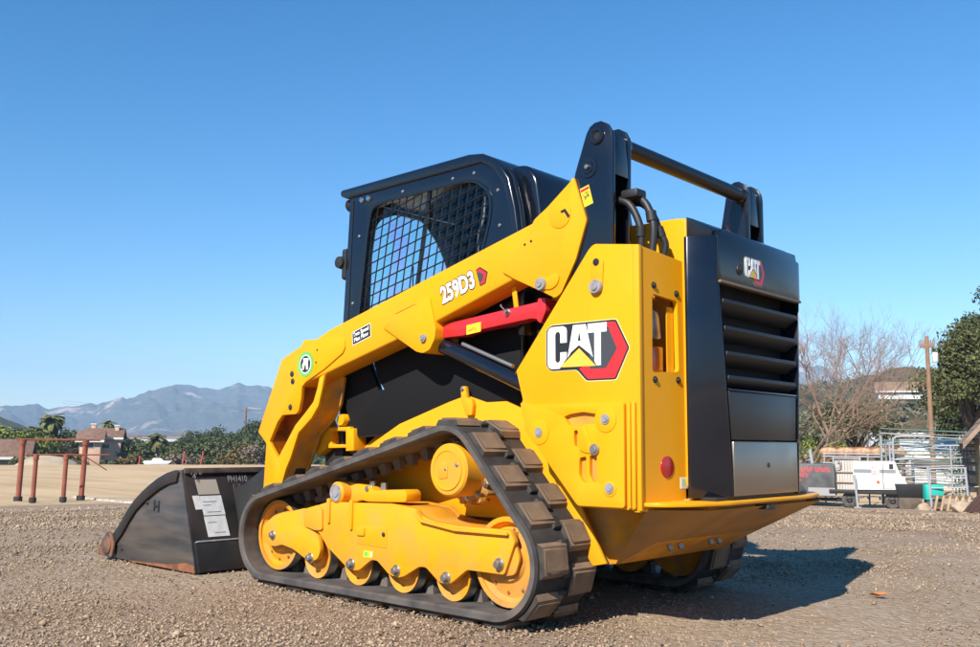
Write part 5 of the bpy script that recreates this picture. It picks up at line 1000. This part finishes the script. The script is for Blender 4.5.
tag(finish('debris_strip', (lambda bm: (addbox(bm, -1.6, 1.6, -0.12, 0.12, -0.1, 0.05), addbox(bm, 1.8, 2.9, -0.15, 0.1, -0.1, 0.09), addbox(bm, -3.0, -1.8, -0.05, 0.12, -0.1, 0.04), bm)[-1])(bmesh.new()), mat('pale_debris', (0.55, 0.48, 0.40), 0.9, col2=(0.3, 0.25, 0.2), nscale=6), None, 0.02, loc=(-23.73, 9.39, -1.073)), 'pale scrap boards lying at the far edge of the gravel', 'scrap')
for i, (x, y, ln, lb) in enumerate(((-86.27, 41.94, 0.1, 'red marker post left of the white boat'), (-80.88, 43.51, 0.25, 'leaning red marker post, left one above the bucket'), (-80.08, 44.92, 0.35, 'leaning red marker post, right one above the bucket'))):
    z0 = float(gz(x, y)); t = thing('marker_post', lb, 'post', (x, y, z0), 'red marker posts beyond the field'); tube('post', [(0, 0, -0.3), (ln*0.6, ln, 1.9 if i else 1.2+0.5)], 0.07, mat('faded_red', (0.5, 0.07, 0.05), 0.6), t, 8); tube('cap', [(ln*0.6, ln, 1.9 if i else 1.7), (ln*0.62, ln*1.02, 2.1 if i else 1.85)], 0.085, mat('faded_red', (0.5, 0.07, 0.05), 0.6), t, 8)
# white boat under a cover on a trailer
x, y = -83.68, 42.57; t = thing('boat', 'small white boat on a dark trailer beyond the dirt field', 'boat', (x, y, float(gz(x, y))+0.35), None, R(62)); t.scale = (0.62, 0.62, 0.62)
prism('hull', rnd([(-2.1, 1.25), (-1.9, 0.95), (1.5, 0.95), (2.2, 1.5), (-0.2, 1.55), (-2.1, 1.5)], 0.1, 3), -0.8, 0.8, mat('boat_white', (0.78, 0.78, 0.76), 0.4), t, 'y', 0.08); prism('windscreen', [(-0.9, 1.55), (-0.6, 1.95), (0.5, 1.9), (1.0, 1.55)], -0.6, 0.6, mat('boat_white', (0.78, 0.78, 0.76), 0.4), t, 'y', 0.05)
box('trailer_frame', -1.9, 2.4, -0.6, 0.6, 0.62, 0.9, mat('dark_blue', (0.03, 0.04, 0.08), 0.5), t, 0.03)
for sx in (-1, 1): cyl('wheel', (0, sx*0.75, 0.5), (0, sx*0.95, 0.5), 0.42, M_blkm, t, seg=16)

# ------------------------------------------------------------------ right side yard
def place(o, u_x, u_y, rz): o.location = (u_x, u_y, float(gz(u_x, u_y))); o.rotation_euler[2] = rz
RZ = R(20)     # the yard row faces the road
def wheel(t, x, y, z, r, w=0.2, m=None):
    o = lathe('wheel', [(0, y-w/2), (r*0.55, y-w/2), (r*0.6, y-w/2-0.02), (r*0.95, y-w/2-0.01), (r, y-w/2+0.03), (r, y+w/2-0.03), (r*0.95, y+w/2), (0, y+w/2)], x, z, M_rub, t, 24); lathe('rim', [(0, y-w/2-0.02), (r*0.22, y-w/2-0.03), (r*0.42, y-w/2-0.01)], x, z, m or M_blkm, o, 16); return o
M_gtr = mat('dark_grey_trailer', (0.055, 0.057, 0.062), 0.5, col2=(0.10, 0.10, 0.10), nscale=3, dust=(0.3, 0.25, 0.2), dustamt=0.2)
M_scrawl = mat('faded_red_lettering', (0.55, 0.06, 0.06), 0.6)
# dark enclosed machine with red lettering
t = thing('equipment_trailer', 'dark grey equipment trailer with red lettering beside the loader rear door', 'trailer'); place(t, -9.64, 24.24, RZ)
bd_ = box('body', -1.05, 0.86, -0.7, 0.7, 0.30, 1.26, M_gtr, t, 0.03)
prism('fender', rnd([(-0.62, 0.28), (-0.62, 0.52), (-0.45, 0.66), (-0.12, 0.66), (0.05, 0.45), (0.10, 0.28)], 0.06, 3), -0.78, -0.70, M_blkm, t, 'y', 0.01)
wheel(t, -0.28, -0.76, 0.28, 0.28, 0.18, M_white)
box('chassis_rail', -1.05, 1.5, -0.5, -0.40, 0.16, 0.27, M_blkm, t, 0.01); box('skirt_panel', 0.1, 0.86, -0.712, -0.704, 0.33, 0.56, mat('scuffed_metal', (0.32, 0.31, 0.30), 0.6), t, 0)
cyl('exhaust_pipe', (0.22, -0.3, 1.24), (0.16, -0.3, 1.68), 0.05, mat('galvanised', (0.33, 0.34, 0.35), 0.55), t, seg=14)
rg = np.random.default_rng(12)
def scrawl(z, x0, x1, h, words):
    bm = bmesh.new(); x = x0
    for w_ in words:
        for k in range(w_):
            cw = h*0.62; addbox(bm, x, x+cw*0.3, -0.7035, -0.699, z, z+h); addbox(bm, x+cw*0.28, x+cw*0.85, -0.7035, -0.699, z+h*(0.78 if k % 2 else 0.0), z+h*(1.0 if k % 2 else 0.2))
            if k % 3 != 1: addbox(bm, x+cw*0.6, x+cw*0.85, -0.7035, -0.699, z+h*0.15, z+h*0.8)
            addbox(bm, x+cw*0.25, x+cw*0.7, -0.7035, -0.699, z+h*0.42, z+h*0.58); x += cw
        x += h*0.4
    finish('lettering', bm, M_scrawl, bd_)
scrawl(1.02, -0.75, 0.8, 0.14, (7, 4, 5)); scrawl(0.86, -0.6, 0.7, 0.13, (9,)); scrawl(0.74, -0.5, 0.5, 0.06, (6, 5))
# white machine on wheels
t = thing('white_machine', 'white boxy towable machine with grey stripe and black wheels', 'machine'); place(t, -7.69, 24.70, RZ)
M_wm = mat('white_machine_paint', (0.70, 0.69, 0.67), 0.45, col2=(0.62, 0.60, 0.57), nscale=2)
b0 = prism('body', rnd([(-0.62, 0.52), (-0.62, 1.34), (0.52, 1.36), (0.62, 1.05), (0.86, 0.66), (0.86, 0.55)], 0.03, 3), -0.55, 0.55, M_wm, t, 'y', 0.02)
box('stripe', -0.60, 0.53, -0.556, -0.55, 1.02, 1.12, mat('grey_stripe', (0.22, 0.24, 0.25), 0.5), t, 0); box('red_sticker', -0.12, 0.10, -0.560, -0.55, 0.98, 1.26, mat('pale_red_sticker', (0.70, 0.35, 0.32), 0.6, col2=(0.75, 0.7, 0.68), nscale=14), t, 0); box('vent', 0.36, 0.47, -0.56, -0.55, 1.14, 1.28, M_blkm, t, 0)
box('lower_door', 0.2, 0.78, -0.562, -0.55, 0.58, 0.92, M_wm, t, 0.004); cyl('side_marker', (0.05, -0.55, 0.76), (0.05, -0.57, 0.76), 0.04, M_lens_o, t, seg=12); box('panel_gap', 0.18, 0.195, -0.565, -0.55, 0.57, 1.32, M_inkg, t, 0)
box('frame_rail', -1.3, 0.9, -0.5, -0.42, 0.40, 0.52, M_blkm, t, 0.01); box('shadow_pan', -0.6, 0.8, -0.4, 0.4, 0.42, 0.55, M_blkm, t, 0)
for xx in (-0.75, 0.42): wheel(t, xx, -0.28, 0.22, 0.22, 0.2)
for xx in (-0.75, 0.42): wheel(t, xx, 0.28, 0.22, 0.22, 0.2)
tube('jack_post', [(-0.58, -0.72, 0.95), (-0.52, -0.72, 0.05)], 0.035, mat('galvanised', (0.33, 0.34, 0.35), 0.55), t, 10); box('jack_foot', -0.62, -0.42, -0.8, -0.64, 0.0, 0.05, M_greyp, t, 0.01)
tube('front_jack', [(1.08, -0.5, 0.55), (1.10, -0.5, 0.05)], 0.035, M_greyp, t, 10); tube('drawbar', [(0.8, -0.4, 0.45), (1.35, 0.0, 0.42)], 0.05, M_blkm, t, 8)
tube('front_jack_foot', [(0.98, -0.55, 0.03), (1.22, -0.45, 0.03)], 0.05, M_greyp, t, 8)
# wire rack at its left
t = thing('wire_rack', 'tan wire cage rack left of the white machine', 'rack'); place(t, -8.36, 24.24, RZ)
M_gal = mat('galvanised', (0.33, 0.34, 0.35), 0.55); M_tan = mat('tan_pipe', (0.40, 0.31, 0.24), 0.7)
for xx in (-0.38, 0.36): tube('upright', [(xx, 0, 0.42), (xx, 0, 1.46)], 0.028, M_gal, t, 8)
for zz in (0.45, 0.72, 1.02, 1.42): tube('rail', [(-0.38, 0, zz), (0.36, 0, zz)], 0.02, M_tan, t, 8)
for k in range(9): tube('wire', [(-0.30+0.075*k, 0.01, 0.45), (-0.30+0.075*k, 0.01, 1.42)], 0.005, M_gal, t, 5)
tube('hook', spline([(-0.28, -0.05, 1.35), (-0.18, -0.05, 1.30), (-0.2, -0.05, 1.16), (-0.30, -0.05, 1.12)], 5), 0.018, M_greyp, t, 6); box('cream_panel', -0.34, 0.32, 0.05, 0.07, 0.5, 1.40, mat('cream_panel', (0.55, 0.50, 0.44), 0.7, col2=(0.48, 0.42, 0.36), nscale=3), t, 0)
# tubular barrier behind the machines
t = thing('pipe_barrier', 'grey pipe barrier running behind the white machine', 'barrier'); place(t, -8.31, 25.97, RZ)
for zz in (1.28, 1.48, 1.56): tube('rail', [(-1.4, 0, zz), (1.25, 0, zz)], 0.022, M_gal, t, 8)
for k in range(5): tube('upright', [(-1.35+0.64*k, 0, 0), (-1.35+0.64*k, 0, 1.56)], 0.025, M_gal, t, 8)
# rusty implements stacked behind
rg = np.random.default_rng(9)
t = thing('scrap_implement', 'long rusty farm implement lying behind the white machine', 'farm implement'); place(t, -9.62, 29.11, RZ)
tube('main_beam', [(-1.45, 0, 1.68), (1.1, 0, 1.72)], 0.09, M_rust, t, 8); tube('lower_beam', [(-1.35, 0.2, 1.48), (1.2, 0.1, 1.50)], 0.07, M_rust, t, 8)
for k in range(11): xx = -1.35+0.25*k; tube('tine', [(xx, 0, 1.78), (xx+rg.normal()*0.08, -0.1, 1.40), (xx+rg.normal()*0.08, -0.1, 0.2)], 0.035, M_rust, t, 6)
for k in range(5): xx = -1.2+0.55*k; bm = bmesh.new(); bmesh.ops.create_icosphere(bm, subdivisions=2, radius=0.17+0.05*rg.random()); [setattr(v, 'co', Vector((v.co.x*1.5, v.co.y, v.co.z*0.75))) for v in bm.verts]; finish('bundle', bm, mat('rusty_bundle', (0.42, 0.20, 0.10), 0.9, col2=(0.5, 0.38, 0.25), nscale=9), t, loc=(xx, -0.15, 1.62))
# corral panels leaning in a stack
M_galg = mat('green_grey_pipe', (0.10, 0.17, 0.145), 0.6); M_gald = mat('dull_grey_pipe', (0.20, 0.20, 0.19), 0.6)
rg = np.random.default_rng(21)
WORD = ('front', 'second', 'third', 'fourth', 'fifth', 'rearmost')
for k in range(6):
    t = thing('corral_panel', '%s pipe corral panel in the stack left of the shed' % WORD[k], 'corral panel', group='corral panels stacked beside the shed'); place(t, -6.07, 25.46, RZ)
    yy = 0.22*k; hh = 1.75+0.10*k+0.05*rg.random(); x0 = -1.45+0.12*rg.random()-0.05*k; x1 = 1.75+0.15*rg.random(); sag = rg.uniform(-0.10, 0.12)
    mm = (M_gal, M_gald, M_galg)[k % 3]
    for q in range(6): zz = 0.36+(hh-0.36)*q/5.0; tube('rail', [(x0, yy, zz+sag), (0, yy+0.02*rg.normal(), zz+0.03*rg.normal()), (x1, yy, zz-sag)], 0.017, mm, t, 8)
    for xx in (x0, 0.25+0.1*k, x1): tube('upright', [(xx, yy-0.01, 0.05), (xx, yy-0.01, hh+0.02)], 0.025, mm, t, 8)
t = thing('gate_hoop', 'tall bent grey pipe hoop at the left end of the corral panels', 'gate'); place(t, -6.73, 24.83, RZ)
tube('hoop', spline([(-0.45, 0, 0.2), (-0.45, 0, 1.85), (-0.40, 0, 2.02), (-0.25, 0, 2.08), (0.55, 0, 2.08)], 6), 0.03, M_gal, t, 10); tube('rail', [(-0.45, 0, 0.9), (0.5, 0, 0.92)], 0.02, M_gal, t, 8); tube('rail', [(-0.45, 0, 1.4), (0.5, 0, 1.46)], 0.02, M_gal, t, 8)
t = thing('front_gate', 'grey pipe gate with two posts leaning before the corral stack', 'gate'); place(t, -5.61, 24.55, RZ)
for xx in (-0.48, 0.46): tube('upright', [(xx, 0, 0), (xx-0.06, 0, 1.22)], 0.035, M_gal, t, 10)
for zz in (0.35, 0.62, 0.88, 1.16): tube('rail', [(-0.5, 0, zz), (0.44, 0, zz+0.04)], 0.02, M_gal, t, 8)
# bins, pallet, rocks
t = thing('black_tub', 'open black stock tub right of the white machine', 'tub'); place(t, -6.72, 24.62, RZ)
bm = bmesh.new(); A = [(-0.40, -0.25), (0.40, -0.25), (0.40, 0.25), (-0.40, 0.25)]
lo = [bm.verts.new((x*0.82, y*0.8, 0.34)) for x, y in A]; hi = [bm.verts.new((x, y, 0.72)) for x, y in A]; hi2 = [bm.verts.new((x*0.93, y*0.9, 0.72)) for x, y in A]; l2 = [bm.verts.new((x*0.76, y*0.72, 0.38)) for x, y in A]
bm.faces.new(lo[::-1]); bm.faces.new(l2)
for i in range(4):
    j = (i+1) % 4; bm.faces.new((lo[i], lo[j], hi[j], hi[i])); bm.faces.new((hi[i], hi[j], hi2[j], hi2[i])); bm.faces.new((hi2[i], hi2[j], l2[j], l2[i]))
finish('shell', bm, M_blkm, t, 0.01); box('stand', -0.3, 0.3, -0.18, 0.18, -0.05, 0.338, M_bark, t, 0.01)
t = thing('teal_crate', 'tipped teal plastic crate in front of the corral panels', 'crate'); place(t, -6.10, 24.61, R(35))
for nm, a in (('base', (-0.24, 0.24, -0.2, 0.2, 0.30, 0.33)), ('side', (-0.24, -0.215, -0.2, 0.2, 0.33, 0.72)), ('side', (0.215, 0.24, -0.2, 0.2, 0.33, 0.72)), ('side', (-0.214, 0.214, -0.2, -0.175, 0.33, 0.72)), ('side', (-0.214, 0.214, 0.175, 0.2, 0.33, 0.72))):
    o = box(nm, *a, mat('teal_plastic', (0.02, 0.45, 0.36), 0.45), t, 0.008)
box('block', -0.2, 0.2, -0.15, 0.15, -0.05, 0.299, M_bark, t, 0.02)
t = thing('pallet', 'wooden pallet leaning low against the corral stack', 'pallet'); place(t, -5.52, 24.16, RZ)
M_wood = mat('pale_wood', (0.46, 0.33, 0.20), 0.85, col2=(0.36, 0.25, 0.15), nscale=5)
for k in range(6): o = prism('slat', [(-0.42+0.16*k, 0.02), (-0.36+0.16*k, 0.02), (-0.27+0.16*k, 0.42), (-0.33+0.16*k, 0.42)], -0.05, -0.02, M_wood, t, 'y', 0.004)
for zz in (0.05, 0.36): box('stringer', -0.46, 0.56, -0.018, 0.05, zz, zz+0.07, mat('dark_wood', (0.16, 0.09, 0.06), 0.9), t, 0.004)
for i, (x, y, r, lb) in enumerate(((-5.16, 24.06, 0.28, 'pale boulder right of the wooden pallet'), (-6.27, 24.35, 0.20, 'small tan rock left of the pallet'))):
    bm = bmesh.new(); bmesh.ops.create_icosphere(bm, subdivisions=3, radius=r)
    for v in bm.verts: v.co = v.co*(1+0.3*pnoise(v.co*5+Vector((i*7, 0, 0)))); v.co.z *= 0.75
    o = finish('rock', bm, mat('tan_rock', (0.42, 0.32, 0.22), 0.9, col2=(0.33, 0.24, 0.16), nscale=6), None, loc=(x, y, float(gz(x, y))+r*0.3)); tag(o, lb, 'rock', 'rocks by the corral stack')
# shed with shingle roof at the right edge
t = thing('shed', 'wooden shed with brown shingle roof cut by the right edge', 'shed'); place(t, -3.91, 25.10, RZ)
M_swall = mat('ochre_boards', (0.42, 0.30, 0.15), 0.85, col2=(0.34, 0.24, 0.12), nscale=4)
for k in range(16): box('wall_board', -0.95+0.15*k, -0.805+0.15*k, -0.03, 0.0, 0.05, 2.05, M_swall, t, 0.006)
for k in range(12): box('side_board', -0.98, -0.951, 0.0+0.16*k, 0.152+0.16*k, 0.05, 2.05, M_swall, t, 0.006)
box('corner_post', -1.0, -0.93, -0.07, -0.0305, 0.0, 2.05, M_trim, t, 0.01)
M_roof2 = mat('shingle_brown', (0.25, 0.17, 0.12), 0.9, col2=(0.18, 0.12, 0.085), nscale=6); M_roof3 = mat('shingle_tan', (0.31, 0.22, 0.155), 0.9, col2=(0.22, 0.15, 0.10), nscale=6)
for r_ in range(9):
    for c_ in range(9):
        x0 = -1.42+0.165*r_; z0 = 1.86+0.195*r_; yo = -0.5+0.26*c_+(0.13 if r_ % 2 else 0)
        bm = bmesh.new(); vs = [bm.verts.new(p) for p in ((x0, yo, z0), (x0, yo+0.25, z0), (x0+0.19, yo+0.25, z0+0.215), (x0+0.19, yo, z0+0.215), (x0-0.012, yo, z0+0.022), (x0-0.012, yo+0.25, z0+0.022), (x0+0.185, yo+0.25, z0+0.232), (x0+0.185, yo, z0+0.232))]
        for f in ((3, 2, 1, 0), (4, 5, 6, 7), (0, 1, 5, 4), (1, 2, 6, 5), (2, 3, 7, 6), (3, 0, 4, 7)): bm.faces.new([vs[i] for i in f])
        finish('shingle', bm, M_roof2 if (r_+c_) % 3 else M_roof3, t)
prism('roof_deck', [(-1.42, 1.81), (0.06, 3.56), (0.06, 3.60), (-1.42, 1.85)], -0.48, 1.9, M_bark, t, 'y', 0)
prism('barge_board', [(-1.45, 1.72), (0.08, 3.52), (0.08, 3.66), (-1.45, 1.90)], -0.54, -0.49, M_roof3, t, 'y', 0.005)
prism('gable_boards', [(-0.95, 2.05), (0.2, 2.05), (0.2, 3.55), (-0.2, 3.2), (-0.95, 2.3)], -0.03, 0.0, M_swall, t, 'y', 0)
t = thing('plank_pile', 'dark sloping pile of boards against the shed', 'boards'); place(t, -4.64, 23.99, RZ)
for k in range(5): prism('plank', [(-0.50+0.12*k, 0.02), (-0.38+0.12*k, 0.02), (0.30+0.08*k, 0.82-0.02*k), (0.18+0.08*k, 0.82-0.02*k)], -0.06*k-0.05, -0.06*k, mat('reddish_dark_wood', (0.07, 0.035, 0.028), 0.85), t, 'y', 0.004)
# ---- right side buildings
house('long low house with brown roof up on the brushy hill', -60.22, 186.19, 10.2, R(24), 11.5, 6, 1.2, 1.7, M_wht, mat('far_brown_roof', (0.27, 0.17, 0.11), 0.9), (('y-', -3.0, 0.2, 1.6, 0.8), ('y-', 1.0, 0.2, 1.6, 0.8), ('y-', 4.0, 0.2, 1.2, 0.8)))
house('white roofed open barn behind the corral panels', -18.54, 63.05, -1.3, R(20), 6.4, 4, 1.9, 0.9, M_wht, mat('white_sheet_roof', (0.62, 0.62, 0.60), 0.6), name='barn')
house('white low shed right of the orange brown pole', -10.74, 42.43, -1.2, R(20), 3.4, 2.5, 1.7, 0.4, M_wht, mat('white_sheet_roof', (0.62, 0.62, 0.60), 0.6), name='low_shed')
house('small pinkish house half hidden by the oak', -46.11, 159.19, 7.5, R(24), 5, 5, 2.6, 1.3, mat('tan_stucco', (0.36, 0.27, 0.20), 0.9), mat('far_red_roof', (0.33, 0.12, 0.09), 0.9))
# ---- right side plants
bare_tree('leafless tree with two leaning reddish trunks behind the grey trailer', -13.46, 32.94, 5.6, 77, mat('reddish_bark', (0.33, 0.215, 0.155), 0.9, col2=(0.24, 0.15, 0.11), nscale=3), [((-0.25, 0, -0.2), (0.40, 0.1, 1), 2.6), ((0.25, 0.2, -0.2), (0.28, -0.05, 1), 2.5), ((0.9, 0.2, 2.2), (-0.35, 0, 1), 1.5)], 6, spread=0.46, rbase=0.013, kids=3)
bare_tree('thin grey leafless tree behind the right end of the white machine', -18.34, 52.54, 8.2, 78, mat('grey_twig_bark', (0.22, 0.18, 0.15), 0.9), [((0, 0, -0.2), (0.0, 0.1, 1), 3.5), ((0.1, 0.2, 0.9), (0.30, -0.05, 1), 3.0), ((0, 0, 0.6), (-0.35, 0, 1), 2.8)], 6, spread=0.44, rbase=0.010, kids=3)
bare_tree('bare branched tree left of the utility pole with transformer', -17.43, 59.20, 7.4, 79, mat('grey_twig_bark', (0.22, 0.18, 0.15), 0.9), [((0, 0, -0.2), (0.1, 0.1, 1), 2.6), ((0.1, 0.2, 0.9), (-0.45, -0.05, 1), 2.2)], 5, spread=0.5, rbase=0.010)
tree('spreading grey green oak with forked dark trunk behind the white machine', -16.79, 46.71, 4.6, 5.4, M_olive, M_barkd, 91, 5200, 0.12, 0.30, 46)
tree('big dark oak at the right edge of the view', -8.82, 38.82, 7.6, 4.4, M_oak, M_barkd, 92, 13000, 0.10, 0.12, 90)
tree('second dark oak partly outside the right edge', -8.44, 42.01, 9.4, 6.0, M_oakd, M_barkd, 93, 13000, 0.11, 0.16, 80)
tree('low rounded dark oak right of the utility pole', -11.73, 46.31, 4.4, 2.8, M_oakd, M_barkd, 94, 5000, 0.10, 0.12, 40)
tree('olive green tree on the slope left of the hill house', -35.15, 99.63, 6.0, 6.5, M_olive, M_bark, 95, 2600, 0.24, 0.15, 36)
tree('olive tree below the hill house', -27.04, 81.29, 4.2, 5.0, M_oak, M_bark, 96, 2200, 0.20, 0.12, 30)
tree('rust tinged bushy tree behind the corral hoop', -17.20, 55.07, 2.9, 3.8, M_orange, M_bark, 97, 2200, 0.13, 0.08, 30)
tree('olive tree close behind the loader rear door', -32.13, 73.88, 5.0, 6.0, M_olive, M_bark, 98, 2400, 0.2, 0.12, 34)
for (xx, yy, hh, ww, mm, sd, lb) in ((-23.66, 61.19, 2.6, 4.0, M_lime, 101, 'bright green bush left of the forked oak trunk'), (-18.20, 54.72, 2.4, 3.0, M_lime, 102, 'bright green bush right of the forked oak trunk'), (-23.99, 56.71, 2.8, 4.0, M_lime, 103, 'bright green bush at the foot of the leaning trunks'), (-29.84, 90.91, 3.4, 5.0, M_oak, 104, 'dark green bush under the hill house'), (-21.81, 76.69, 3.0, 4.4, M_oak, 105, 'green bush right of the utility pole foot'), (-23.21, 76.25, 2.6, 3.6, M_lime, 106, 'light green grass tuft bush left of the utility pole'), (-15.17, 38.73, 1.7, 3.2, M_dry, 107, 'dry tan brush behind the grey trailer')):
    shrub(lb, xx, yy, hh, ww, mm, sd, 1300, 0.14, 'bushes behind the right yard')
# scattered chaparral on the near hill: one mass nobody could count
rg = np.random.default_rng(31)
hill = bpy.data.objects['right_hill']; hv = np.array([v.co[:] for v in hill.data.vertices]); hv = hv[hv[:, 2] > -3]
pk = hv[rg.integers(0, len(hv), 1500)]+rg.normal(0, 4, (1500, 3))*np.array([1, 1, 0.05]); ch_ = leaves('hill_brush', pk, rg.uniform(0.9, 2.4, 1500), 42000, 0.75, M_olive, None, rg); struct(ch_, 'stuff'); tag(ch_, 'mottled olive chaparral brush covering the right hillside', 'brush')
pk = np.array([((lambda q: (q[0], q[1], float(gz(q[0], q[1]))+0.8))((2.74+r_*math.cos(a_), -3.64+r_*math.sin(a_)))) for r_, a_ in zip(rg.uniform(190, 520, 900), rg.uniform(R(90+18), R(90+74), 900))])
vb = leaves('valley_brush', pk, rg.uniform(1.4, 3.2, 900), 36000, 0.9, M_oakd, None, rg); struct(vb, 'stuff'); tag(vb, 'dark green far woodland filling the valley floor', 'woodland')

# a dry leaf and a clod on the gravel
bm = bmesh.new(); vs = [bm.verts.new(p) for p in ((-0.07, 0, 0.012), (-0.03, -0.028, 0.03), (-0.03, 0.028, 0.026), (0.03, -0.03, 0.022), (0.03, 0.026, 0.04), (0.075, 0, 0.03), (0.0, 0, 0.008))]
for f in ((0, 1, 6), (0, 6, 2), (1, 3, 6), (2, 6, 4), (3, 5, 6), (4, 6, 5)): bm.faces.new([vs[i] for i in f])
lf = finish('dry_leaf', bm, mat('dry_leaf', (0.42, 0.17, 0.06), 0.8), None, loc=(1.0, 1.04, 0.004)); lf.scale = (0.65, 0.6, 0.7); tag(lf, 'curled orange brown dry leaf on the gravel right of the shadow', 'leaf')
# ------------------------------------------------------------------ haze in the air
bm = bmesh.new(); addbox(bm, -5200, 5200, -5200, 5200, -16, 400); hz = finish('haze', bm, None); struct(hz, 'stuff'); tag(hz, 'thin blue haze over the far mountains', 'haze')
hm = bpy.data.materials.new('haze'); hm.use_nodes = True; N = hm.node_tree.nodes; N.remove(N['Principled BSDF']); pv = N.new('ShaderNodeVolumePrincipled')
pv.inputs['Color'].default_value = (0.50, 0.73, 1.0, 1); pv.inputs['Density'].default_value = 0.00023; pv.inputs['Anisotropy'].default_value = -0.30
hm.node_tree.links.new(pv.outputs[0], N['Material Output'].inputs['Volume']); hz.data.materials.append(hm)
